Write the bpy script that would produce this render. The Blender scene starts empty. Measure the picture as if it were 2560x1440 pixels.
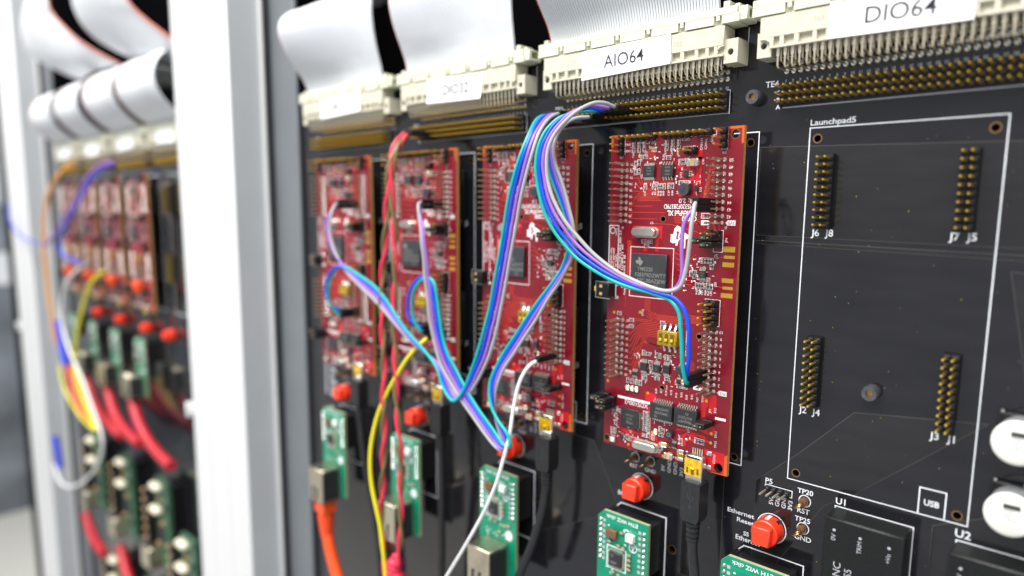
import bpy, bmesh, math, random
from mathutils import Vector, Matrix

random.seed(11)
scene = bpy.context.scene
scene.unit_settings.system = 'METRIC'
scene.unit_settings.scale_length = 0.01          # one unit is one centimetre

# ---------------------------------------------------------------- camera
cam_d = bpy.data.cameras.new("camera")
cam_d.sensor_fit = 'HORIZONTAL'
cam_d.sensor_width = 36.0
cam_d.lens = 23.899
cam_d.shift_x = -0.04666
cam_d.shift_y = 0.02253
cam_d.clip_start = 0.5
cam_d.clip_end = 3000
cam_d.dof.use_dof = True
cam_d.dof.focus_distance = 25.6
cam_d.dof.aperture_fstop = 0.0445
cam_d.dof.aperture_blades = 0
cam = bpy.data.objects.new("camera", cam_d)
scene.collection.objects.link(cam)
right = Vector((0.753178, 0.657606, 0.016648))
down = Vector((0.102561, -0.092394, -0.990426))
fwd = Vector((-0.649773, 0.747675, -0.137034))
mw = Matrix.Identity(4)
for i in range(3):
    mw[i][0], mw[i][1], mw[i][2] = right[i], -down[i], -fwd[i]
mw[0][3], mw[1][3], mw[2][3] = 9.4593, -24.0298, -3.2082
cam.matrix_world = mw
scene.camera = cam

# ---------------------------------------------------------------- light (indoor lab: ceiling panels)
world = bpy.data.worlds.new("World")
scene.world = world
world.use_nodes = True
world.node_tree.nodes["Background"].inputs[0].default_value = (0.93, 0.96, 1.0, 1)
world.node_tree.nodes["Background"].inputs[1].default_value = 0.66


def area(name, loc, target, sx, sy, power, col=(1, 0.98, 0.95)):
    d = bpy.data.lights.new(name, 'AREA')
    d.shape = 'RECTANGLE'
    d.size, d.size_y, d.energy, d.color = sx, sy, power, col
    o = bpy.data.objects.new(name, d)
    o.location = loc
    o.rotation_euler = (Vector(target) - Vector(loc)).to_track_quat('-Z', 'Y').to_euler()
    scene.collection.objects.link(o)
    o["kind"] = "helper"
    return o


area("ceiling_light_panel", (-25, -75, 120), (-25, -30, -10), 150, 40, 340000)
area("ceiling_light_panel", (45, -95, 125), (0, -20, -10), 120, 40, 170000)
area("ceiling_light_panel", (-140, -85, 130), (-90, -20, -10), 150, 50, 310000)

vs = scene.view_settings
vs.view_transform = 'Standard'
vs.look = 'None'
vs.exposure = 0.0
vs.gamma = 1.0
scene.cycles.use_denoising = True
scene.cycles.max_bounces = 8
scene.cycles.caustics_reflective = False
scene.cycles.caustics_refractive = False

# ---------------------------------------------------------------- materials
MAT = {}


def mat(name, col, rough=0.5, metal=0.0, spec=0.5, coat=0.0, trans=0.0, var=0.0, vscale=3.0, bump=0.0, bscale=40.0,
        rvar=0.0, stretch=None, sss=0.0):
    m = bpy.data.materials.new(name)
    m.use_nodes = True
    nt = m.node_tree
    b = nt.nodes["Principled BSDF"]
    b.inputs["Base Color"].default_value = (*col, 1)
    b.inputs["Roughness"].default_value = rough
    b.inputs["Metallic"].default_value = metal
    b.inputs["Specular IOR Level"].default_value = spec
    b.inputs["Coat Weight"].default_value = coat
    b.inputs["Coat Roughness"].default_value = 0.12
    if trans:
        b.inputs["Transmission Weight"].default_value = trans
    if sss:
        b.inputs["Subsurface Weight"].default_value = sss
        b.inputs["Subsurface Radius"].default_value = (0.08, 0.08, 0.08)
    if var or bump or rvar:
        tc = nt.nodes.new("ShaderNodeTexCoord")
        mp = nt.nodes.new("ShaderNodeMapping")
        nt.links.new(tc.outputs["Object"], mp.inputs[0])
        if stretch:
            mp.inputs["Scale"].default_value = stretch
    if var:
        n = nt.nodes.new("ShaderNodeTexNoise")
        n.inputs["Scale"].default_value = vscale
        n.inputs["Detail"].default_value = 6
        nt.links.new(mp.outputs[0], n.inputs["Vector"])
        r = nt.nodes.new("ShaderNodeMapRange")
        r.inputs[1].default_value, r.inputs[2].default_value = 0.3, 0.7
        r.inputs[3].default_value, r.inputs[4].default_value = 1 - var, 1 + var
        nt.links.new(n.outputs["Fac"], r.inputs[0])
        mx = nt.nodes.new("ShaderNodeVectorMath")
        mx.operation = 'SCALE'
        mx.inputs[0].default_value = col
        nt.links.new(r.outputs[0], mx.inputs["Scale"])
        nt.links.new(mx.outputs[0], b.inputs["Base Color"])
    if rvar:
        n = nt.nodes.new("ShaderNodeTexNoise")
        n.inputs["Scale"].default_value = vscale * 2.3
        n.inputs["Detail"].default_value = 8
        nt.links.new(mp.outputs[0], n.inputs["Vector"])
        r = nt.nodes.new("ShaderNodeMapRange")
        r.inputs[1].default_value, r.inputs[2].default_value = 0.3, 0.7
        r.inputs[3].default_value, r.inputs[4].default_value = max(0.02, rough - rvar), rough + rvar
        nt.links.new(n.outputs["Fac"], r.inputs[0])
        nt.links.new(r.outputs[0], b.inputs["Roughness"])
    if bump:
        n = nt.nodes.new("ShaderNodeTexNoise")
        n.inputs["Scale"].default_value = bscale
        n.inputs["Detail"].default_value = 4
        nt.links.new(mp.outputs[0], n.inputs["Vector"])
        bp = nt.nodes.new("ShaderNodeBump")
        bp.inputs["Strength"].default_value = bump
        bp.inputs["Distance"].default_value = 0.02
        nt.links.new(n.outputs["Fac"], bp.inputs["Height"])
        nt.links.new(bp.outputs[0], b.inputs["Normal"])
    MAT[name] = m
    return m


mat('black_mask', (0.0105, 0.0102, 0.0130), 0.11, spec=0.55, var=0.25, vscale=0.35, rvar=0.05, bump=0.035, bscale=7, stretch=(1, 1, 5))
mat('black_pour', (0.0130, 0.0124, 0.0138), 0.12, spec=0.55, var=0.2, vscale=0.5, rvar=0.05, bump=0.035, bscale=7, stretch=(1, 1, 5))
mat('pour_edge_glint', (0.042, 0.040, 0.037), 0.2)  # glint along the sloped pour borders, painted as a lighter colour
mat('silk', (0.82, 0.84, 0.88), 0.6)
mat('silk_dim', (0.42, 0.43, 0.47), 0.6)
mat('silk_red', (0.88, 0.82, 0.82), 0.55)
mat('red_mask', (0.200, 0.0055, 0.0145), 0.2, spec=0.5, var=0.14, vscale=1.2, rvar=0.06)
mat('red_trace', (0.50, 0.040, 0.022), 0.28)
mat('red_pour', (0.58, 0.006, 0.014), 0.26, var=0.1, vscale=3)
mat('orange_edge', (0.55, 0.10, 0.010), 0.3)
mat('fr4_edge', (0.42, 0.25, 0.075), 0.6, var=0.25, vscale=9)
mat('fr4_green', (0.33, 0.36, 0.22), 0.6, var=0.2, vscale=9)
mat('gold', (0.88, 0.58, 0.12), 0.32, 0.82)
mat('gold_tip', (0.95, 0.66, 0.10), 0.3, 0.6)
mat('gold_pad', (0.78, 0.50, 0.06), 0.32, 0.75)
mat('tin', (0.86, 0.79, 0.62), 0.28, 0.8)
mat('tin_dull', (0.60, 0.50, 0.34), 0.34, 0.85)
mat('solder', (0.74, 0.72, 0.68), 0.22, 1.0, var=0.15, vscale=8)
mat('steel', (0.66, 0.64, 0.58), 0.28, 1.0, var=0.1, vscale=5)
mat('steel_warm', (0.62, 0.56, 0.43), 0.33, 1.0, var=0.1, vscale=5)
mat('chip', (0.020, 0.020, 0.022), 0.48, var=0.2, vscale=6, bump=0.1, bscale=60)
mat('chip_grey', (0.035, 0.037, 0.042), 0.42, var=0.15, vscale=4, bump=0.08, bscale=60)
mat('chip_print', (0.21, 0.21, 0.20), 0.6)
mat('black_plastic', (0.010, 0.010, 0.011), 0.38, spec=0.28, bump=0.15, bscale=35, var=0.3, vscale=8)
mat('black_rubber', (0.016, 0.0162, 0.0175), 0.40, spec=0.45, bump=0.1, bscale=30, var=0.2, vscale=4)
mat('converter', (0.0085, 0.0090, 0.0090), 0.36, spec=0.3, bump=0.5, bscale=24, var=0.3, vscale=14)
mat('black_steel', (0.085, 0.085, 0.095), 0.36, 0.35, var=0.3, vscale=8)
mat('tan_ceramic', (0.50, 0.33, 0.16), 0.42, var=0.1, vscale=8)
mat('resistor', (0.03, 0.028, 0.03), 0.4)
mat('kapton_cover', (0.62, 0.37, 0.0), 0.14, coat=0.5, var=0.35, vscale=7)
mat('kapton', (0.36, 0.235, 0.0), 0.14, coat=0.5, var=0.35, vscale=7)
mat('kapton_dark', (0.16, 0.085, 0.0), 0.25)
mat('yellow', (0.85, 0.60, 0.01), 0.35)
mat('yellow_wire', (0.78, 0.70, 0.012), 0.36, bump=0.06, bscale=6)
mat('cream', (0.56, 0.535, 0.425), 0.50, var=0.06, vscale=2, bump=0.08, bscale=30)
mat('cream_plug', (0.62, 0.63, 0.48), 0.46, var=0.06, vscale=2, bump=0.08, bscale=30)
mat('cream_shaded', (0.42, 0.40, 0.33), 0.6)  # darker copy of the cream, painted shade for ear holes and moulded digits
mat('label_paper', (0.86, 0.86, 0.86), 0.5)
mat('label_ink', (0.018, 0.02, 0.032), 0.5)
mat('ribbon', (0.69, 0.71, 0.735), 0.5, var=0.03, vscale=1, bump=0.05, bscale=5)
mat('ribbon_groove', (0.47, 0.50, 0.56), 0.55)
mat('ribbon_stripe', (0.55, 0.14, 0.085), 0.45)
mat('teal_wire', (0.0, 0.375, 0.355), 0.34, bump=0.05, bscale=6)
mat('blue_wire', (0.0, 0.060, 0.72), 0.34, bump=0.05, bscale=6)
mat('purple_wire', (0.28, 0.12, 0.48), 0.34, bump=0.05, bscale=6)
mat('grey_wire', (0.36, 0.36, 0.37), 0.36, bump=0.05, bscale=6)
mat('white_wire', (0.80, 0.80, 0.80), 0.36)
mat('red_wire', (0.78, 0.035, 0.085), 0.36)
mat('olive_wire', (0.17, 0.135, 0.05), 0.4)
mat('orange_cable', (0.86, 0.085, 0.012), 0.36, bump=0.06, bscale=5)
mat('red_cable', (0.45, 0.014, 0.024), 0.38)
mat('amber_wire', (0.80, 0.32, 0.02), 0.4)
mat('shrink_blue', (0.02, 0.05, 0.60), 0.45)
mat('button_red', (0.86, 0.045, 0.014), 0.34, var=0.05, vscale=3, bump=0.05, bscale=12)
mat('button_mark', (0.85, 0.75, 0.70), 0.4)
mat('green_dull', (0.05, 0.13, 0.075), 0.4, var=0.3, vscale=1)
mat('green_mask', (0.0, 0.235, 0.125), 0.30, var=0.12, vscale=2, rvar=0.06)
mat('green_trace', (0.0, 0.34, 0.20), 0.3)
mat('bronze', (0.42, 0.25, 0.11), 0.34, 1.0)
mat('brown_bead', (0.16, 0.075, 0.04), 0.45)
mat('led', (0.82, 0.76, 0.58), 0.3)
mat('white_part', (0.80, 0.80, 0.77), 0.35)
mat('cap_top', (0.78, 0.77, 0.70), 0.34, var=0.03, vscale=3)
mat('cap_print', (0.045, 0.043, 0.04), 0.5)
mat('alu', (0.46, 0.48, 0.50), 0.36, 0.6, var=0.1, vscale=2)
mat('paint_white', (0.655, 0.66, 0.66), 0.40, var=0.045, vscale=1.0, bump=0.05, bscale=8, stretch=(3, 3, .015))
mat('paint_white_shaded', (0.47, 0.49, 0.505), 0.42, var=0.03, vscale=0.3, bump=0.05, bscale=8)  # darker copy of the white paint, shade put into the colour
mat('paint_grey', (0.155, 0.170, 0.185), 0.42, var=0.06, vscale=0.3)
mat('paint_dark', (0.018, 0.018, 0.021), 0.5, var=0.1, vscale=0.3)
mat('void_black', (0.0025, 0.0025, 0.003), 0.8, spec=0.0)
mat('wall_pale', (0.78, 0.80, 0.82), 0.7)
mat('wall_grey', (0.17, 0.19, 0.215), 0.7, var=0.5, vscale=0.04)
mat('bench_cream', (0.74, 0.72, 0.66), 0.6)

# ---------------------------------------------------------------- geometry helpers
COL = scene.collection


class MB:
    """collects shapes; build() links them as one mesh"""

    def __init__(self):
        self.v, self.f, self.m, self.s = [], [], [], []
        self.mats = []

    def mi(self, name):
        if name not in self.mats:
            self.mats.append(name)
        return self.mats.index(name)

    def add(self, verts, faces, m, smooth=False):
        o = len(self.v)
        k = self.mi(m)
        self.v += [tuple(p) for p in verts]
        for f in faces:
            self.f.append([i + o for i in f])
            self.m.append(k)
            self.s.append(smooth)
        return self

    def box(self, x0, x1, y0, y1, z0, z1, m, b=0.0):
        if x1 < x0: x0, x1 = x1, x0
        if y1 < y0: y0, y1 = y1, y0
        if z1 < z0: z0, z1 = z1, z0
        if b <= 0:
            vs_ = [(x, y, z) for x in (x0, x1) for y in (y0, y1) for z in (z0, z1)]
            fs = [(0, 1, 3, 2), (4, 6, 7, 5), (0, 4, 5, 1), (2, 3, 7, 6), (0, 2, 6, 4), (1, 5, 7, 3)]
            return self.add(vs_, fs, m)
        b = min(b, (x1 - x0) * .45, (y1 - y0) * .45, (z1 - z0) * .45)
        vs_, idx = [], {}
        X, Y, Z = (x0, x1), (y0, y1), (z0, z1)
        for i in (0, 1):
            for j in (0, 1):
                for k in (0, 1):
                    xi = X[i] + (b if i == 0 else -b)
                    yj = Y[j] + (b if j == 0 else -b)
                    zk = Z[k] + (b if k == 0 else -b)
                    idx[i, j, k, 0] = len(vs_); vs_.append((X[i], yj, zk))
                    idx[i, j, k, 1] = len(vs_); vs_.append((xi, Y[j], zk))
                    idx[i, j, k, 2] = len(vs_); vs_.append((xi, yj, Z[k]))
        fs = []
        q = [(0, 0), (1, 0), (1, 1), (0, 1)]
        for i in (0, 1):
            fs.append([idx[i, a, c, 0] for a, c in q])
            fs.append([idx[a, i, c, 1] for a, c in q])
            fs.append([idx[a, c, i, 2] for a, c in q])
        for a in (0, 1):
            for c in (0, 1):
                fs.append([idx[a, c, 0, 0], idx[a, c, 1, 0], idx[a, c, 1, 1], idx[a, c, 0, 1]])
                fs.append([idx[a, 0, c, 0], idx[a, 1, c, 0], idx[a, 1, c, 2], idx[a, 0, c, 2]])
                fs.append([idx[0, a, c, 1], idx[1, a, c, 1], idx[1, a, c, 2], idx[0, a, c, 2]])
                for e in (0, 1):
                    fs.append([idx[a, c, e, 0], idx[a, c, e, 1], idx[a, c, e, 2]])
        return self.add(vs_, fs, m)

    def cyl(self, p0, p1, r0, r1, n, m, caps=True, smooth=True, squash=None):
        p0, p1 = Vector(p0), Vector(p1)
        d = (p1 - p0).normalized()
        a = Vector((1, 0, 0)) if abs(d.x) < 0.9 else Vector((0, 0, 1))
        u = (a - d * a.dot(d)).normalized()
        w = d.cross(u)
        vs_ = []
        for p, r in ((p0, r0), (p1, r1)):
            for i in range(n):
                t = 2 * math.pi * i / n
                vs_.append(p + u * (math.cos(t) * r) + w * (math.sin(t) * r * (squash or 1)))
        self.add(vs_, [(i, (i + 1) % n, n + (i + 1) % n, n + i) for i in range(n)], m, smooth)
        if caps:
            o = len(self.v)
            self.add(vs_, [list(range(n))[::-1], list(range(n, 2 * n))], m)
        return self

    def tube(self, pts, r, n, m, caps=True, rads=None):
        pts = [Vector(p) for p in pts]
        N = len(pts)
        tan = [(pts[min(i + 1, N - 1)] - pts[max(i - 1, 0)]).normalized() for i in range(N)]
        a = Vector((0, 1, 0)) if abs(tan[0].y) < 0.9 else Vector((1, 0, 0))
        u = (a - tan[0] * a.dot(tan[0])).normalized()
        vs_ = []
        for i in range(N):
            u = (u - tan[i] * u.dot(tan[i])).normalized()
            w = tan[i].cross(u)
            rr = rads[i] if rads else r
            for k in range(n):
                t = 2 * math.pi * k / n
                vs_.append(pts[i] + u * (math.cos(t) * rr) + w * (math.sin(t) * rr))
        fs = [(i * n + k, i * n + (k + 1) % n, (i + 1) * n + (k + 1) % n, (i + 1) * n + k)
              for i in range(N - 1) for k in range(n)]
        self.add(vs_, fs, m, True)
        if caps:
            self.add([vs_[k] for k in range(n)] + [vs_[(N - 1) * n + k] for k in range(n)],
                     [list(range(n))[::-1], list(range(n, 2 * n))], m)
        return self

    def prism(self, poly, y0, y1, m, side=None):
        """polygon in x,z extruded along y (y0 = front)"""
        n = len(poly)
        vs_ = [(x, y0, z) for x, z in poly] + [(x, y1, z) for x, z in poly]
        self.add(vs_, [list(range(n)), list(range(n, 2 * n))[::-1]], m)
        self.add(vs_, [(i, (i + 1) % n, n + (i + 1) % n, n + i) for i in range(n)], side or m)
        return self

    def flat(self, poly, y, m):
        return self.add([(x, y, z) for x, z in poly], [list(range(len(poly)))], m)

    def plate(self, outline, holes, y0, y1, m, side=None, rim=None):
        """plate in x,z with through holes, front at y0, back at y1"""
        bm = bmesh.new()
        loops = [outline] + holes
        lv, edges = [], []
        for lp in loops:
            vv = [bm.verts.new((x, y0, z)) for x, z in lp]
            lv.append(vv)
            edges += [bm.edges.new((vv[i], vv[(i + 1) % len(vv)])) for i in range(len(vv))]
        bmesh.ops.triangle_fill(bm, use_beauty=True, use_dissolve=False, edges=edges)
        bm.verts.index_update()
        vs_ = [tuple(v.co) for v in bm.verts]
        fs = [[v.index for v in f.verts] for f in bm.faces]
        self.add(vs_, fs, m)
        self.add([(x, y1, z) for x, _, z in vs_], [f[::-1] for f in fs], m)
        for li, lp in enumerate(loops):
            n = len(lp)
            self.add([(x, y0, z) for x, z in lp] + [(x, y1, z) for x, z in lp],
                     [(i, (i + 1) % n, n + (i + 1) % n, n + i) for i in range(n)],
                     (side or m) if li == 0 else (rim or side or m), li > 0)
        bm.free()
        return self

    def pour(self, poly, holes, y, h, m, w=.06):
        """raised copper area under the mask: sloped border, holes kept open"""
        n = len(poly)
        P = [Vector(p) for p in poly]
        ar = sum(P[i].x * P[(i + 1) % n].y - P[(i + 1) % n].x * P[i].y for i in range(n))
        sg = 1 if ar > 0 else -1
        ins = []
        for i in range(n):
            d1 = (P[i] - P[i - 1]).normalized(); d2 = (P[(i + 1) % n] - P[i]).normalized()
            n1 = Vector((-d1.y, d1.x)) * sg; n2 = Vector((-d2.y, d2.x)) * sg
            mv = (n1 + n2).normalized()
            ins.append(P[i] + mv * (w / max(.3, mv.dot(n1))))
        self.add([(p.x, y, p.y) for p in P] + [(p.x, y - h, p.y) for p in ins], [(i, (i + 1) % n, n + (i + 1) % n, n + i) for i in range(n)], 'pour_edge_glint' if m == 'black_pour' else m, False)

        def inside(c):
            k = False
            for i in range(n):
                a, b = ins[i], ins[(i + 1) % n]
                if (a.y > c[1]) != (b.y > c[1]) and c[0] < (b.x - a.x) * (c[1] - a.y) / (b.y - a.y) + a.x: k = not k
            return k
        hs = [h_ for h_ in holes if all(inside(q) for q in h_)]
        bm = bmesh.new()
        edges = []
        for lp_ in [[(p.x, p.y) for p in ins]] + hs:
            vv = [bm.verts.new((x, y - h, z)) for x, z in lp_]
            edges += [bm.edges.new((vv[i], vv[(i + 1) % len(vv)])) for i in range(len(vv))]
        bmesh.ops.triangle_fill(bm, use_beauty=True, use_dissolve=False, edges=edges)
        bm.verts.index_update()
        self.add([tuple(v.co) for v in bm.verts], [[v.index for v in f.verts] for f in bm.faces], m)
        bm.free()
        return self

    def ring(self, x, z, r0, r1, y, n, m, y1=None):
        vs_ = []
        for r in (r0, r1):
            for i in range(n):
                t = 2 * math.pi * i / n
                vs_.append((x + r * math.cos(t), y, z + r * math.sin(t)))
        self.add(vs_, [(i, (i + 1) % n, n + (i + 1) % n, n + i) for i in range(n)], m)
        return self

    def line(self, pts, w, y, m, closed=False):
        """flat mitred polyline in x,z"""
        P = [Vector((a, b)) for a, b in pts]
        N = len(P)
        vs_ = []
        for i in range(N):
            a = P[i - 1] if (i > 0 or closed) else None
            c = P[(i + 1) % N] if (i < N - 1 or closed) else None
            d1 = (P[i] - a).normalized() if a is not None else None
            d2 = (c - P[i]).normalized() if c is not None else None
            if d1 is None: d1 = d2
            if d2 is None: d2 = d1
            n1 = Vector((-d1.y, d1.x)); n2 = Vector((-d2.y, d2.x))
            mvec = n1 + n2
            if mvec.length < 1e-4: mvec = n1
            mvec.normalize()
            k = w / 2 / max(0.35, mvec.dot(n1))
            for s in (1, -1):
                q = P[i] + mvec * (k * s)
                vs_.append((q.x, y, q.y))
        M = N if closed else N - 1
        self.add(vs_, [(2 * i, 2 * i + 1, 2 * ((i + 1) % N) + 1, 2 * ((i + 1) % N)) for i in range(M)], m)
        return self

    def disc(self, x, z, r, y, m, n=12):
        return self.flat([(x + r * math.cos(2 * math.pi * i / n), z + r * math.sin(2 * math.pi * i / n)) for i in range(n)], y, m)

    def text(self, s, x, z, y, size, m, rot=0.0, align='LEFT', thin=0.0, xs=1.0, mirror=False):
        tv, tf = text_geo(s, align, thin)
        c, sn = math.cos(rot), math.sin(rot)
        vs_ = []
        for px, pz in tv:
            px, pz = px * size * xs * (-1 if mirror else 1), pz * size
            vs_.append((x + px * c - pz * sn, y, z + px * sn + pz * c))
        return self.add(vs_, tf, m)

    def mesh(self, name):
        me = bpy.data.meshes.new(name)
        me.from_pydata(self.v, [], self.f)
        for n_ in self.mats:
            me.materials.append(MAT[n_])
        me.polygons.foreach_set("material_index", self.m)
        me.polygons.foreach_set("use_smooth", self.s)
        bm = bmesh.new()
        bm.from_mesh(me)
        bmesh.ops.remove_doubles(bm, verts=bm.verts, dist=1e-6)
        bmesh.ops.recalc_face_normals(bm, faces=bm.faces)
        bm.to_mesh(me)
        me.set_sharp_from_angle(angle=0.75)
        bm.free()
        me.update()
        return me


_tc = {}


def text_geo(s, align, thin):
    k = (s, align, thin)
    if k not in _tc:
        cu = bpy.data.curves.new("t", 'FONT')
        cu.body = s
        cu.align_x = align
        cu.align_y = 'CENTER'
        cu.resolution_u = 3
        cu.offset = thin
        ob = bpy.data.objects.new("t", cu)
        me = bpy.data.meshes.new_from_object(ob)
        _tc[k] = ([(v.co.x, v.co.y) for v in me.vertices], [list(p.vertices) for p in me.polygons])
        bpy.data.objects.remove(ob)
        bpy.data.curves.remove(cu)
        bpy.data.meshes.remove(me)
    return _tc[k]


def circ(x, z, r, n=20):
    return [(x + r * math.cos(2 * math.pi * i / n), z + r * math.sin(2 * math.pi * i / n)) for i in range(n)]


def rect(x0, z0, x1, z1):
    return [(x0, z0), (x1, z0), (x1, z1), (x0, z1)]


def fit_text(mb, t, x0, x1, z, y, size, m, rot=0.0, thin=0.004):
    tv, _ = text_geo(t, 'CENTER', thin)
    wd = max(p[0] for p in tv) - min(p[0] for p in tv)
    mb.text(t, (x0 + x1) / 2, z, y, size, m, rot, 'CENTER', thin, xs=(x1 - x0) / (wd * size))


def smooth_path(pts, per=8):
    P = [Vector(p) for p in pts]
    out = []
    for i in range(len(P) - 1):
        p0, p1, p2, p3 = P[max(i - 1, 0)], P[i], P[i + 1], P[min(i + 2, len(P) - 1)]
        for k in range(per):
            t = k / per
            out.append(0.5 * ((2 * p1) + (p2 - p0) * t + (2 * p0 - 5 * p1 + 4 * p2 - p3) * t * t + (3 * p1 - p0 - 3 * p2 + p3) * t ** 3))
    out.append(P[-1])
    return out


def relax(pts, it=2):
    P = [Vector(p) for p in pts]
    for _ in range(it):
        P = [P[0]] + [(P[i - 1] + 2 * P[i] + P[i + 1]) / 4 for i in range(1, len(P) - 1)] + [P[-1]]
    return P


def link(name, me, parent=None, loc=(0, 0, 0)):
    o = bpy.data.objects.new(name, me)
    COL.objects.link(o)
    o.location = loc
    if parent:
        o.parent = parent
    return o


def tag(o, label=None, cat=None, group=None, kind=None):
    if label: o["label"] = label
    if cat: o["category"] = cat
    if group: o["group"] = group
    if kind: o["kind"] = kind
    return o


class Proto:
    """a thing with parts and sub-parts that can be placed many times (mesh data shared)"""

    def __init__(self, name):
        self.name, self.n = name, []

    def add(self, name, mb, loc=(0, 0, 0), parent=None, when='both', kind=None, label=None):
        me = mb.mesh(name) if isinstance(mb, MB) else mb
        self.n.append((name, me, loc, parent, when, kind, label))
        return len(self.n) - 1

    def place(self, loc, label, cat, group=None, far=False, tilt=None):
        root = bpy.data.objects.new(self.name, None)
        root.empty_display_size = 0.5
        COL.objects.link(root)
        root.location = loc
        if tilt:
            root.rotation_euler = tilt
        tag(root, label, cat, group)
        made = {}
        for i, (name, me, l, par, when, kind, lab) in enumerate(self.n):
            if when == ('near' if far else 'far'):
                continue
            if par is not None and par not in made:
                continue
            o = link(name, me, made[par] if par is not None else root, l)
            if kind: o["kind"] = kind
            if lab: o["label"] = lab
            made[i] = o
        return root
OFF = -59.3            # the second rack bay stands this far to the left
LPX = {1: -31.016, 2: -23.262, 3: -15.508, 4: -7.754, 5: 0.0}      # controller slots
CLX = {1: -31.016, 2: -23.262, 3: -15.508, 4: -7.754, 5: -1.78}    # network board slots
DNX = {1: -31.25, 2: -20.72, 3: -10.16, 4: 0.0}                    # cable connector slots
COLX = [0.563, 0.817, 4.881, 5.135]
ZT, ZB = -1.044, -7.397
S = -0.009             # print sits this far in front of the surface

# ================================================================ setting: carrier boards, rack


def carrier_holes():
    h = [circ(0.28, -0.37, .125, 16), circ(5.55, -0.37, .125, 16), circ(0.30, -12.45, .125, 16), circ(5.57, -12.46, .125, 16)]
    for k in (1, 2, 3, 4):
        x = LPX[k]
        h += [circ(x + 5.55, -0.37, .125, 16), circ(x + 5.57, -12.46, .125, 16), circ(x + 0.28, -0.37, .125, 16)]
        h.append(circ(CLX[k] + 2.95, -17.25, .17, 16))
    return h


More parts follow.
